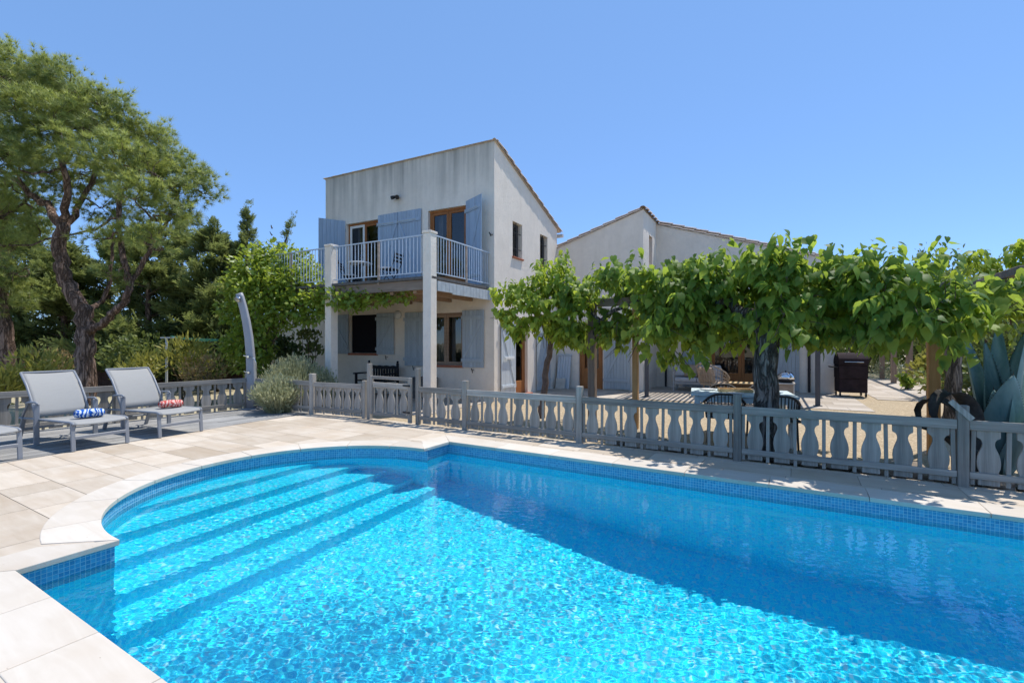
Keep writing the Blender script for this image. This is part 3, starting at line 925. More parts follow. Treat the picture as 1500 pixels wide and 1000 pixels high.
mb = MB(); barrel(mb, (RX, 9, RZ + .03), (RX, W1Y - .05, RZ + .03), .11, (0, 0, 1)); mb.build('ridge_tiles', M['roof_tile'], wroof, fix=False)
mb = MB(); d2 = (RZ - z2r) / (WR - RX)
mb.add([(RX + .02, W2Y - .03, RZ), (WR + .2, W2Y - .03, z2r - .2*d2), (WR + .2, 13.2, z2r - .2*d2), (RX + .02, 13.2, RZ)], [(0, 1, 2, 3)])
y = W2Y + .1
while y < 10:
    barrel(mb, (WR + .22, y, z2r + .03 - .22*d2), (RX + .1, y, RZ + .03), .09, (0, 0, 1)); y += .215
wroof2 = mb.build('wing_right_roof', M['roof_tile'], house, fix=False)
mb = MB(); barrel(mb, (WR + .2, W2Y - .0, z2r - .2*d2 - .02), (RX + .05, W2Y - .0, RZ - .04), .055, (0, 0, 1)); mb.build('verge_tiles', M['roof_tile'], wroof2, fix=False)

# ---- shutters: boards with ledges, a diagonal brace and strap hinges on the face seen when open
def shutter(w, h, loc, rz, mat, name='shutter', parent=house, flip=1, brace=True, hinge=True):
    """hinged at local x=0, spanning +x; visible face looks towards -y"""
    mb = MB(); n = max(4, round(w / .105)); rs = random.Random(int(w*1000 + h*77 + loc[0]*31))
    for i in range(n):
        mb.cur = rs.random(); mb.box(w*i/n + .0018, w*(i+1)/n - .0018, 0, .028, 0, h)
    o = mb.build(name, M[mat], parent, bevel=.003)
    o.location = loc; o.rotation_euler = (0, 0, rz)
    if brace:
        mb = MB(); zs = [.12*h/1.2 + .04, h - .12*h/1.2 - .04] if h < 1.6 else [.28, h - .28]
        for z in zs: mb.box(.012, w - .012, -.022, -.0005, z - .05, z + .05)
        a, b = (zs[0] + .05, zs[1] - .05)
        x0, x1 = (.05, w - .05) if flip > 0 else (w - .05, .05)
        p, q = Vector((x0, 0, a)), Vector((x1, 0, b)); d = (q - p).normalized(); nn = Vector((-d.z, 0, d.x)) * .042
        e = .042 * abs(d.z) / max(abs(d.x), .2) * 0
        pts = [p - nn, p + nn, q + nn, q - nn]
        pts = [(min(max(v.x, .014), w - .014), min(max(v.z, a + .001), b - .001)) for v in pts]
        mb.prism(pts, -.019, -.0004)
        mb.build('brace', M[mat], o, bevel=.003)
        if hinge:
            for z in zs:
                mb = MB()
                mb.box(-.02, w*.82, -.028, -.0225, z - .017, z + .017)
                for xx in (.08, w*.45, w*.76): mb.tube([(xx, -.0285, z), (xx, -.034, z)], .012, 8)
                mb.tube([(-.012, -.02, z - .05), (-.012, -.02, z + .05)], .012, 8)
                mb.build('strap_hinge', M['shutter_grey'] if mat != 'shutter_pale' else M['shutter_pale'], o)
    return o

# tall block, upper floor
sh = FL + .04; hh = 5.17 - sh
shutter(.78, hh, (-5.34, -.03, sh), pi + R(60), 'shutter_blue', flip=-1)
shutter(.76, hh, (-3.96, -.055, sh), 0, 'shutter_blue', flip=1)
shutter(.83, hh, (-3.185, -.055, sh), 0, 'shutter_blue', flip=-1)
shutter(.78, hh, (-.86, -.03, sh), -R(27), 'shutter_blue', flip=1)
# ground floor
shutter(.66, 1.21, (-5.84, -.055, 1.06), 0, 'shutter_grey', flip=-1)
shutter(.67, 1.21, (-4.02, -.055, 1.06), 0, 'shutter_grey', flip=1)
shutter(.72, 1.51, (-2.94, -.055, .75), 0, 'shutter_grey', flip=-1)
shutter(.67, 1.51, (-.96, -.055, .75), 0, 'shutter_grey', flip=1)
# side wall (faces +x): rotate so the face looks outwards
shutter(.80, 2.12, (.055, .30, GZ + .04), pi/2, 'shutter_pale', name='door_shutter', flip=-1)
_ds = [c for c in house.children if c.name.startswith('door_shutter')][0]
mb = MB(); mb.box(.10, .62, -.055, -.0235, 1.02, 1.09); mb.build('latch_bar', M['white_frame'], _ds, bevel=.004)
shutter(1.0, 2.05, (.055, 2.50, GZ + .04), pi/2, 'shutter_grey', name='door_shutter', flip=1)
# wing
shutter(.84, 2.10, (1.63, W1Y - .055, GZ + .04), 0, 'shutter_grey', name='door_shutter', flip=1)
shutter(.80, 2.12, (3.72, W2Y - .055, GZ + .04), 0, 'shutter_grey', name='door_shutter', flip=-1)
shutter(.62, 2.12, (6.46, W2Y - .055, GZ + .04), 0, 'shutter_grey', name='door_shutter', flip=1)

# ---- windows and glazed doors: frame (own part) with panes below it
def glazed(name, axis, off, a0, a1, z0, z1, leaves=2, mat='joinery', depth=.12, kick=0.0, inward=1, f=.055, s_=.075, white_leaf=None):
    y0, y1 = off + inward * (depth - .03), off + inward * (depth + .03)
    lo, hi = min(y0, y1), max(y0, y1)
    mb = MB()
    def B(m, a, b, c, d, e=0.0):
        if axis == 'y': m.box(a, b, lo + e, hi - e, c, d)
        else: m.box(lo + e, hi - e, a, b, c, d)
    B(mb, a0, a0 + f, z0, z1); B(mb, a1 - f, a1, z0, z1); B(mb, a0 + f, a1 - f, z1 - f, z1)
    fr = mb.build(name, M[mat], house, bevel=.004)
    W = (a1 - a0 - 2*f) / leaves
    for i in range(leaves):
        b0, b1 = a0 + f + W*i + .003, a0 + f + W*(i+1) - .003
        mb = MB(); zz0, zz1 = z0 + .01, z1 - f - .004
        B(mb, b0, b0 + s_, zz0, zz1, .006); B(mb, b1 - s_, b1, zz0, zz1, .006)
        B(mb, b0 + s_, b1 - s_, zz1 - s_, zz1, .006); B(mb, b0 + s_, b1 - s_, zz0, zz0 + s_ + kick, .006)
        mm = M['white_frame'] if white_leaf == i else M[mat]
        mb.build('casement', mm, fr, bevel=.004)
        mb = MB()
        if axis == 'y': c_ = (lo + hi)/2; mb.add([(b0 + s_, c_, zz0 + s_ + kick), (b1 - s_, c_, zz0 + s_ + kick), (b1 - s_, c_, zz1 - s_), (b0 + s_, c_, zz1 - s_)], [(0, 1, 2, 3)])
        else: c_ = (lo + hi)/2; mb.add([(c_, b0 + s_, zz0 + s_ + kick), (c_, b1 - s_, zz0 + s_ + kick), (c_, b1 - s_, zz1 - s_), (c_, b0 + s_, zz1 - s_)], [(0, 1, 2, 3)])
        mb.build('pane', M['window_glass'], fr, fix=False)
    return fr
glazed('balcony_door', 'y', 0, *door_a, leaves=2, kick=.25, white_leaf=0)
d2_ = glazed('balcony_door', 'y', 0, *door_b, leaves=2, kick=.25)
glazed('window', 'y', 0, *win_a, leaves=2, mat='shade_board')
glazed('window', 'y', 0, *win_b, leaves=2, mat='brown_boards', f=.04)
glazed('side_door', 'x', 0, *sdoor, leaves=1, kick=.30, inward=-1, s_=.10)
glazed('side_window', 'x', 0, *sw1, leaves=1, inward=-1, depth=.16, mat='shade_board', f=.03, s_=.045)
glazed('side_window', 'x', 0, *sw2, leaves=1, inward=-1, depth=.16, mat='shade_board', f=.03, s_=.045)
glazed('entrance_door', 'y', W1Y, *wdoor, leaves=1, kick=.55, s_=.11)
glazed('french_door', 'y', W2Y, *fdoor, leaves=2, kick=.40, s_=.09)
glazed('slit_window', 'x', RX, *slit, leaves=1, inward=-1, depth=.15)
mb = MB(); mb.add([(-5.13, .06, 1.10), (-4.05, .06, 1.10), (-4.05, .06, 2.24), (-5.13, .06, 2.24)], [(0, 1, 2, 3)]); mb.build('insect_screen', M['screen_mesh'], house)
def curtain(x0, x1, y, z0, z1, nf):
    mb = MB(); N = nf*6; vs = []
    for i in range(N + 1):
        x = x0 + (x1 - x0)*i/N; yy = y + .035*math.sin(i*2*pi/6)
        vs += [(x, yy, z0), (x, yy, z1)]
    mb.add(vs, [(2*i, 2*i+2, 2*i+3, 2*i+1) for i in range(N)])
    mb.build('curtain', M['curtain'], house, smooth=True, fix=False)
curtain(-5.2, -4.72, .36, FL + .12, 5.0, 6); curtain(-2.05, -1.88, .36, FL + .12, 5.0, 3); curtain(-2.1, -1.75, .40, .9, 2.1, 4)
# sills
for (a, b, z) in ((win_a[0] - .05, win_a[1] + .02, 1.09), (win_b[0] - .05, win_b[1] + .02, .80)):
    mb = MB(); mb.box(a, b, -.06, .09, z - .065, z - .003); mb.build('window_sill', M['terracotta'], house, bevel=.006)
for (a, b, z) in ((sw1[0] - .03, sw1[1] + .03, 3.80), (sw2[0] - .03, sw2[1] + .03, 3.80)):
    mb = MB(); mb.box(-.10, .05, a, b, z - .045, z - .002); mb.build('window_sill', M['terracotta'], house, bevel=.006)
for (a, b) in ((sw1[0], sw1[1]), (sw2[0], sw2[1])):
    mb = MB(); m = (a + b)/2
    mb.tube([(-.05, m, 3.80), (-.05, m, 4.78)], .011, 6)
    for z in (4.05, 4.5): mb.tube([(-.05, a, z), (-.05, b, z)], .009, 6)
    for dy in (-.12, .12):
        mb.tube([(-.05, m + dy, 3.86), (-.05, m + dy*1.0, 4.62), (-.05, m + dy*.5, 4.70), (-.05, m, 4.66)], .008, 6)
    mb.build('window_grille', M['black_iron'], house)
mb = MB(); mb.box(.0, .16, sdoor[0] - .05, sdoor[1] + .05, GZ - .01, GZ + .05); mb.build('door_step', M['terracotta'], house, bevel=.006)
# shutter hold-backs
for x, z in ((-3.62, .98), (-.62, .68), (-2.6, .70)):
    mb = MB()
    mb.tube([(x, 0, z), (x, -.09, z)], .008, 6); mb.bar((x - .02, -.09, z + .05), (x + .015, -.09, z - .07), .012, .02)
    mb.build('shutter_stay', M['black_iron'], house)
mb = MB(); mb.tube([(-.05, 0, 4.20), (-.06, -.06, 4.19), (-.08, -.10, 4.22)], .012, 6); mb.bar((-.1, -.09, 4.25), (-.04, -.10, 4.14), .02, .02); mb.build('wall_hook', M['black_iron'], house)
# lamps
mb = MB(); mb.lathe([(.001, .0), (.125, .0), (.13, .02), (.12, .05), (.09, .075), (.04, .09), (.001, .092)], 20)
l_ = mb.build('wall_lamp', M['wall_lamp'], house, smooth=True); l_.location = (-3.22, 0, 2.21); l_.rotation_euler = (R(90), 0, 0)
sp = MB(); sp.box(-3.29, -3.19, -.03, 0, 5.56, 5.64); sp_ = sp.build('spotlight', M['black_iron'], house, bevel=.004)
mb = MB()
for dx, az in ((-.07, -.6), (.07, .5)):
    mb.tube([(-3.24 + dx*.3, -.03, 5.60), (-3.24 + dx, -.09, 5.61)], .012, 6); c0 = Vector((-3.24 + dx, -.09, 5.61)); d = Vector((math.sin(az)*.6, -.7, -.35)).normalized()
    mb.tube([c0 - d*.05, c0, c0 + d*.02, c0 + d*.08], [.03, .045, .05, .055], 12)
mb.build('lamp_head', M['black_iron'], sp_)
# downpipes on the wing
for x in (3.18, 7.33):
    mb = MB(); mb.tube([(x, W2Y - .06, GZ + .02), (x, W2Y - .06, z2r - .3 if x > 5 else 3.6)], .036, 10)
    for z in (.6, 1.8): mb.lathe([(.045, z - .012), (.045, z + .012)], 10, (x, W2Y - .06, 0))
    mb.build('downpipe', M['black_iron'], house)

# ---- balcony
BY = -2.52
mb = MB(); mb.box(-TW, -.10, BY + .03, -.002, 2.775, FL - .003); mb.build('balcony_deck', M['shade_board'], house, bevel=.004)
mb = MB(); mb.box(-TW, -.12, BY + .20, -.002, 2.60, 2.77); mb.build('balcony_ceiling', M['brown_boards'], house)
for i in range(9):
    mb = MB(); mb.box(-TW + .05 + i*.68, -TW + .15 + i*.68, BY + .21, -.01, 2.50, 2.599); mb.build('joist', M['brown_boards'], house)
mb = MB(); n = 16
for i in range(n):
    mb.cur = rr.random(); a = BY + .24 + (-.01 - BY - .24)*i/n; b = BY + .24 + (-.01 - BY - .24)*(i+1)/n
    mb.box(-.118, -.085, a + .002, b - .002, 2.50 if i > 3 else 2.53, 2.745)
mb.build('balcony_fascia', M['fascia_tile'], house, bevel=.003)
mb = MB(); mb.box(-TW, -.32, BY + .10, BY + .19, 2.56, 2.77); mb.build('balcony_edge_beam', M['beam_timber'], house)
for x in (-.31, -3.33, -6.20):
    mb = MB(); mb.box(x, x + .21, BY, BY + .22, GZ, 3.75); p_ = mb.build('balcony_pillar', M['plaster'], house, bevel=.008)
    mb = MB(); mb.box(x - .015, x + .225, BY - .015, BY + .235, 3.752, 3.80); mb.build('pillar_cap', M['plaster'], p_, bevel=.006)
def railing(p, q, posts):
    p = Vector(p); q = Vector(q); d = (q - p); L = d.length; d.normalize()
    mb = MB()
    for z in (3.735, 2.93): mb.bar(p + Vector((0, 0, z)), q + Vector((0, 0, z)), .016 if z < 3 else .026, .026 if z > 3 else .022)
    n = round(L / .105)
    for i in range(1, n):
        a = p + d * (L * i / n); mb.bar(a + Vector((0, 0, 2.945)), a + Vector((0, 0, 3.718)), .0125, .0125)
    r_ = mb.build('balcony_railing', M['rail_paint'], house)
    for t in posts:
        mb = MB()
        a = p + d * t; mb.bar(a + Vector((0, 0, FL - .1)), a + Vector((0, 0, 3.717)), .042, .042)
        mb.build('railing_post', M['rust_paint'], r_)
railing((-3.115, BY + .08, 0), (-.315, BY + .08, 0), [1.47])
railing((-6.0, BY + .08, 0), (-3.335, BY + .08, 0), [1.35])
railing((-.15, BY + .225, 0), (-.15, -.005, 0), [1.22])
railing((-TW + .1, BY + .225, 0), (-TW + .1, -.005, 0), [1.2])
# ------------------------------------------------------------------ sawn baluster fences and the gate
def baluster_mesh():
    prof = [(.03, .080), (.149, .080), (.152, .070), (.17, .074), (.20, .084), (.25, .0885), (.30, .083), (.345, .070), (.38, .057), (.405, .048), (.43, .045),
            (.455, .049), (.475, .062), (.488, .086), (.50, .0885), (.615, .0885)]
    pts = [(h, z) for z, h in prof] + [(-h, z) for z, h in reversed(prof)]
    mb = MB()
    n = len(prof)
    for y, f in ((-.012, 1), (.012, -1)): pass
    vs = []; fs = []
    for y in (-.011, .011):
        for z, h in prof: vs += [(-h, y, z), (h, y, z)]
    for i in range(n - 1):
        a = 2*i; fs.append((a, a+1, a+3, a+2)); b = 2*n + a; fs.append((b, b+2, b+3, b+1))
        fs.append((a, a+2, b+2, b)); fs.append((a+1, b+1, b+3, a+3))
    fs.append((0, 2*n, 2*n+1, 1)); e = 2*(n-1); fs.append((e, e+1, 2*n+e+1, 2*n+e))
    mb.add(vs, fs)
    return mb
_b = None
BAL = {}
def rz_of(p, q): return math.atan2(q.y - p.y, q.x - p.x)

def panel(root, x0, x1, n, rail_top=.65, dy=0.0, seed=0, low=0.0):
    """rails with n wide balusters and thin slats between, in the local frame of root, x0..x1"""
    rs = random.Random(seed + int(x0 * 100)); L = x1 - x0; P = L / n
    mb = MB(); mb.cur = rs.random(); mb.box(x0, x1, -.035 + dy, -.013 + dy, rail_top - .095, rail_top)
    mb.build('top_rail', M['grey_timber_x'], root, bevel=.004)
    mb = MB(); mb.cur = rs.random(); mb.box(x0, x1, -.033 + dy, -.013 + dy, .085, .148)
    mb.build('bottom_rail', M['grey_timber_x'], root, bevel=.004)
    for i in range(n):
        if 'w' not in BAL: o = BAL['w'] = baluster_mesh().build('baluster', M['grey_timber'], root, bevel=.002)
        else: o = share('baluster', BAL['w'], root)
        o.location = (x0 + P*(i + .5) + rs.uniform(-.006, .006), dy, low + rs.uniform(-.012, .004)); o.scale = (P/.285, 1, 1)
        o.rotation_euler = (rs.uniform(-.008, .008), rs.uniform(-.012, .012), 0)
    for i in range(n + 1):
        if i in (0, n) and n > 3:
            xx = x0 + (.022 if i == 0 else L - .022)
        else: xx = x0 + P*i
        if 's' not in BAL:
            mb = MB(); mb.box(-.0175, .0175, -.010, .010, .02, .62); o = BAL['s'] = mb.build('slat', M['grey_timber'], root, bevel=.002)
        else: o = share('slat', BAL['s'], root)
        o.location = (xx + rs.uniform(-.006, .006), dy, low + rs.uniform(-.012, .006)); o.rotation_euler = (0, rs.uniform(-.02, .02), 0)

def post(root, x, h=.78, w=.085, name='post', cap=False, y=0.0):
    mb = MB(); mb.cur = rng.random(); mb.box(x - w/2, x + w/2, y - w/2, y + w/2, -.12, h)
    if cap: mb.box(x - w/2 - .012, x + w/2 + .012, y - w/2 - .012, y + w/2 + .012, h + .0005, h + .025)
    return mb.build(name, M['grey_timber'], root, bevel=.005)

FP = {k: ground_at(*v) for k, v in dict(a=(476, 602.5), b=(534, 612), c=(541.5, 613), d=(605, 620), e=(612.5, 621), f=(683, 628.5), g=(854, 645.5), h=(1081, 672.3), i=(1408, 709.5)).items()}
dir_ = (FP['i'] - FP['g']).normalized()
FP['j'] = FP['i'] + dir_ * 2.03; FP['k'] = FP['j'] + dir_ * 2.03
back_c = ground_at(372, 598.2)
# fence along the far side of the pool, right of the gate
A = FP['e']; rzf = rz_of(A, FP['j'])
fence = thing('baluster_fence', 'long weathered baluster fence along the pool, right of the gate', 'fence', A, rzf)
loc = lambda p: (Matrix.Rotation(-rzf, 3, 'Z') @ (p - A)).x
xs_ = [0.0] + [loc(FP[k]) for k in 'fghijk']
for i, x in enumerate(xs_): post(fence, x, .79 if i else .96, .085 if i else .07)
for i, (a, b) in enumerate(zip(xs_[:-1], xs_[1:])): panel(fence, a + .045, b - .045, max(3, round((b - a - .09) / .277)), seed=i)
# brace and strip beside the post by the agave
mb = MB(); mb.bar((loc(FP['i']) - .10, -.05, .83), (loc(FP['i']) + .06, -.052, .66), .05, .02, up=(0, 1, 0)); mb.build('brace', M['grey_timber'], fence)
# short fence left of the gate
B0 = back_c; rzg = rz_of(B0, FP['b'])
fence2 = thing('baluster_fence', 'short baluster fence between the lavender clumps and the garden gate', 'fence', B0, rzg)
l2 = lambda p: (Matrix.Rotation(-rzg, 3, 'Z') @ (p - B0)).x
xa, xb = l2(FP['a']), l2(FP['b'])
post(fence2, .0, .80); post(fence2, xa, .79, .10); post(fence2, xb, .70, .07)
panel(fence2, .05, xa - .06, 6, seed=31); panel(fence2, xa + .06, xb - .045, 5, rail_top=.63, seed=32)
# gate
G0 = FP['c']; G1 = FP['d'] - Vector((.02, .06, 0)); rzq = rz_of(G0, G1)
gate = thing('garden_gate', 'weathered baluster gate with a double top rail, slightly open onto the pool terrace', 'gate', G0, rzq)
gl = (G1 - G0).length
post(gate, .0, 1.02, .075, 'gate_post')
mb = MB(); mb.box(gl - .035, gl + .035, -.05, -.005, .02, .80); mb.build('gate_stile', M['grey_timber'], gate, bevel=.004)
mb = MB(); mb.box(.06, .115, -.05, -.005, .10, .80); mb.build('gate_stile', M['grey_timber'], gate, bevel=.004)
mb = MB(); mb.box(.116, gl - .036, -.045, -.015, .745, .80); mb.build('upper_rail', M['grey_timber_x'], gate, bevel=.004)
panel(gate, .118, gl - .038, 3, rail_top=.685, dy=-.0, seed=51, low=.07)
for z in (.20, .66):
    mb = MB(); mb.box(gl - .15, gl + .02, -.056, -.0505, z - .015, z + .015); mb.tube([(gl + .01, -.055, z), (gl + .01, -.075, z)], .014, 8); mb.build('gate_hinge', M['black_iron'], gate)
# fence behind the loungers
C0_ = ground_at(-120, 651); C1_ = back_c - Vector((.10, .06, 0)); rzb = rz_of(C0_, C1_)
fence3 = thing('baluster_fence', 'baluster fence at the back of the timber deck behind the loungers', 'fence', C0_, rzb)
Lb = (C1_ - C0_).length; nb = max(2, round(Lb / 2.05)); 
for i in range(nb + 1): post(fence3, Lb*i/nb, .76)
for i in range(nb): panel(fence3, Lb*i/nb + .045, Lb*(i+1)/nb - .045, 7, rail_top=.66, seed=70 + i)
# ------------------------------------------------------------------ sun loungers and rolled towels
def lounger(label):
    root = thing('sun_lounger', label, 'sun lounger', group='loungers on the timber deck')
    W = .60; T = M['lounger_frame']
    def side(y, s):
        mb = MB()
        mb.tube([(.03, y, .335), (.02, y, .352), (-.05, y, .365), (-1.02, y, .345), (-1.50, y, .33)], .0165, 8)
        return mb.build('side_rail', T, root, smooth=True)
    side(0, 0); side(W, 0)
    for y in (0, W):
        mb = MB(); mb.bar((.03, y, 0), (.0, y, .35), .028, .045, up=(0, 1, 0)); mb.build('leg', T, root, bevel=.004)
        mb = MB(); yy = y + (-.03 if y == 0 else .03)
        mb.bar((-.90, yy, 0), (-.90, yy, .565), .03, .058, up=(0, 1, 0)); mb.build('leg', T, root, bevel=.004)
        mb = MB(); mb.bar((-1.36, y, .34), (-1.52, y, 0), .03, .05, up=(0, 1, 0)); mb.build('leg', T, root, bevel=.004)
        mb = MB(); mb.tube([(-.885, yy, .55), (-.89, yy, .575), (-.93, yy, .585), (-1.08, yy, .578), (-1.20, yy, .56)], .015, 8); mb.build('armrest', T, root, smooth=True)
        mb = MB(); mb.tube([(-1.00, y, .36), (-1.10, y, .55), (-1.28, y, .80), (-1.46, y, .97)], .0165, 8); mb.build('back_frame', T, root, smooth=True)
        mb = MB(); mb.bar((-1.42, y - .0, .33), (-1.17, y, .60), .012, .022, up=(0, 1, 0)); mb.build('back_prop', T, root)
    mb = MB(); mb.bar((.02, .015, .17), (.02, W - .015, .17), .022, .042); mb.build('stretcher', T, root, bevel=.003)
    mb = MB(); mb.bar((-1.45, .015, .17), (-1.45, W - .015, .17), .022, .03); mb.build('stretcher', T, root, bevel=.003)
    def strip(name, pts, sag):
        N = 14; mb = MB(); vs = []
        for i in range(len(pts)):
            for k in range(N + 1):
                t = k / N; d = sag * (1 - (2*t - 1)**2)
                vs.append((pts[i][0] - (d*.6 if name == 'back_sling' else 0), .016 + (W - .032) * t, pts[i][1] - d * (1 if name == 'seat_sling' else .25)))
        fs = [(i*(N+1) + k, i*(N+1) + k + 1, (i+1)*(N+1) + k + 1, (i+1)*(N+1) + k) for i in range(len(pts)-1) for k in range(N)]
        mb.add(vs, fs); o = mb.build(name, M['sling'], root, smooth=True, fix=False)
        m = o.modifiers.new('thick', 'SOLIDIFY'); m.thickness = .005
    strip('seat_sling', [(.035, .333), (.025, .352), (-.01, .370), (-.10, .372), (-.5, .366), (-.97, .358)], .012)
    strip('back_sling', [(-1.02, .372), (-1.06, .46), (-1.13, .585), (-1.22, .715), (-1.31, .83), (-1.42, .935), (-1.475, .978), (-1.49, .972)], .018)
    mb = MB(); mb.tube([(-1.468, .0, .972), (-1.468, W, .972)], .015, 8); mb.build('head_bar', T, root)
    return root
L0 = lounger('grey sling lounger with a blue and white towel on its seat')
L1 = copy_tree(L0); L1['label'] = 'grey sling lounger with a red towel on its seat, nearest the shower'
L2 = copy_tree(L0); L2['label'] = 'grey sling lounger without a towel, cut by the left edge of the photo'
for o, (u, v_) in ((L0, (-8.03, 2.41)), (L1, (-8.09, 3.41)), (L2, (-8.02, 1.33))):
    o.location = uv(u, v_, 0); o.rotation_euler = (0, 0, POOL_A + R(5.0))

def rolled_towel(label, mat, p, rz):
    mb = MB(); n = 22; m = 20; vs = []; fs = []
    rt = random.Random(len(label))
    ph = [rt.uniform(0, 6) for _ in range(6)]
    for i in range(m + 1):
        y = -.155 + .31 * i / m; e = 1 - .25 * (abs(2*i/m - 1) ** 6)
        for k in range(n):
            a = 2*pi*k/n; r_ = .070 * e * (1 + .06*math.sin(2*a + ph[0] + y*5) + .05*math.sin(y*31 + ph[1] + a) + .03*math.sin(3*a + 21*y + ph[2]))
            vs.append((r_*1.18*math.cos(a), y, .063 + r_*.88*math.sin(a)))
    for i in range(m):
        for k in range(n): fs.append((i*n + k, i*n + (k+1) % n, (i+1)*n + (k+1) % n, (i+1)*n + k))
    # spiral ends
    for i, s_ in ((0, -1), (m, 1)):
        b = len(vs)
        for ring, f, dy in ((1, .7, -.012), (2, .42, .008), (3, .15, -.010)):
            for k in range(n):
                a = 2*pi*k/n; vs.append((.070*f*1.18*math.cos(a), (-.155 + .31*i/m) + s_*dy, .063 + .070*f*.88*math.sin(a)))
        prev = i*n
        for ring in range(3):
            cur_ = b + ring*n
            for k in range(n): fs.append((prev + k, prev + (k+1) % n, cur_ + (k+1) % n, cur_ + k))
            prev = cur_
        fs.append(tuple(prev + k for k in range(n)))
    mb.add(vs, fs); o = mb.build('rolled_towel', M[mat], None, smooth=True)
    o.location = p; o.rotation_euler = (0, 0, rz); return o
tag(rolled_towel('b', 'towel_blue', uv(-8.45, 2.72, .362), POOL_A + R(-8)), 'rolled blue and white towel lying on a lounger seat', 'towel')
tag(rolled_towel('redd', 'towel_red', uv(-8.62, 3.80, .362), POOL_A + R(-12)), 'rolled red and white towel lying on a lounger seat', 'towel')

# ------------------------------------------------------------------ solar shower
SHP = ground_at(368.5, 599, 0)
shw = thing('pool_shower', 'tall curved grey solar shower standing at the corner of the timber deck', 'shower', SHP, 0)
def sweep(mb, path, n=18):
    rings = []
    for i, (x, z, w, d) in enumerate(path):
        a = path[max(i-1, 0)]; b = path[min(i+1, len(path)-1)]; t = Vector((b[0]-a[0], 0, b[1]-a[1])).normalized(); nx = Vector((t.z, 0, -t.x))
        r_ = []
        for k in range(n):
            an = 2*pi*k/n; c, s_ = math.cos(an), math.sin(an); q = .55
            cx, cy = math.copysign(abs(c)**q, c), math.copysign(abs(s_)**q, s_)
            r_.append(Vector((x, 0, z)) + nx * (w/2*cx) + Vector((0, d/2*cy, 0)))
        rings.append(r_)
    vs = [p for r_ in rings for p in r_]; fs = [(i*n + k, i*n + (k+1) % n, (i+1)*n + (k+1) % n, (i+1)*n + k) for i in range(len(rings)-1) for k in range(n)]
    fs += [tuple(range(n-1, -1, -1)), tuple(range((len(rings)-1)*n, len(rings)*n))]
    mb.add(vs, fs)
mb = MB(); sweep(mb, [(.0, .02, .19, .13), (-.005, .6, .175, .125), (-.02, 1.1, .17, .12), (-.055, 1.5, .165, .115), (-.11, 1.85, .155, .11), (-.17, 2.12, .15, .105), (-.235, 2.36, .148, .10), (-.262, 2.44, .135, .09)])
sb_ = mb.build('shower_body', M['shower_alu'], shw, smooth=True)
mb = MB(); mb.box(-.16, .16, -.12, .12, 0, .022); mb.build('base_plate', M['shower_alu'], shw, bevel=.006)
mb = MB(); mb.tube([(-.215, -.05, 2.33), (-.225, -.10, 2.325)], [.03, .03], 12); mb.tube([(-.225, -.10, 2.325), (-.235, -.135, 2.30)], [.045, .06], 14); mb.build('shower_head', M['chrome'], shw, smooth=False)
for z, xx in ((1.11, -.02), (.78, -.01)):
    mb = MB(); mb.tube([(xx, -.068, z), (xx, -.11, z)], .026, 12); mb.bar((xx, -.10, z), (xx - .09, -.115, z + .025), .018, .014); mb.build('tap', M['chrome'], shw, bevel=.003)
mb = MB(); mb.tube([(.11, -.02, .80), (.14, -.05, .84), (.135, -.08, 1.0), (.10, -.085, 1.08), (.02, -.085, 1.10)], .008, 6); mb.build('hose', M['chrome'], shw, smooth=True)

# ------------------------------------------------------------------ placing helpers in the house frame
def r_at(px, s):
    k = (px - CXP) / FPX; c, n = math.cos(HOUSE_A), math.sin(HOUSE_A)
    # (Ox + r c - s n) = k (Oy + r n + s c)
    return (k * (HOUSE_O.y + s*c) - HOUSE_O.x + s*n) / (c - k*n)

# ------------------------------------------------------------------ bench under the balcony
bx = r_at(540, -.35)
bench = thing('garden_bench', 'black slatted wooden bench against the wall under the balcony', 'bench', hs(bx, -.30, GZ), HOUSE_A)
BL = 1.08; K = M['bench_paint']
for x in (0, BL):
    mb = MB(); mb.box(x - .03, x + .03, -.06, .0, 0, .93); mb.build('leg', K, bench, bevel=.006)
    mb = MB(); mb.box(x - .03, x + .03, -.56, -.50, 0, .62); mb.build('leg', K, bench, bevel=.006)
    mb = MB(); mb.box(x - .04, x + .04, -.62, -.062, .621, .66); mb.build('armrest', K, bench, bevel=.008)
    mb = MB(); mb.lathe([(.001, 0), (.028, .005), (.036, .03), (.028, .055), (.001, .065)], 12, (x, -.03, .93)); mb.build('finial', K, bench, smooth=True)
mb = MB(); n = 16; top = [(.032 + (BL - .064)*i/n, .84 + .018*math.sin(pi*i/n*4)**2) for i in range(n + 1)]
mb.prism(top + [(BL - .032, .76), (.032, .76)], -.045, -.015); mb.build('back_rail', K, bench)
mb = MB(); mb.box(.032, BL - .032, -.045, -.015, .50, .55); mb.build('back_rail', K, bench)
for i in range(10):
    x = .09 + (BL - .18)*i/9; mb = MB(); mb.box(x - .027, x + .027, -.040, -.020, .551, .759); mb.build('back_slat', K, bench)
for i in range(6):
    mb = MB(); mb.box(-.02, BL + .02, -.56 + .085*i, -.49 + .085*i, .43, .455); mb.build('seat_slat', K, bench, bevel=.004)
bxx = r_at(604, -.5)
dbox = thing('storage_box', 'dark lidded storage box against the wall beside the balcony pillar', 'box', hs(bxx, -.55, GZ), HOUSE_A)
mb = MB(); mb.box(0, .55, 0, .42, 0, .52); mb.build('box_body', M['shade_board'], dbox, bevel=.01)
mb = MB(); mb.box(-.02, .57, -.02, .44, .522, .57); mb.build('lid', M['shade_board'], dbox, bevel=.012)

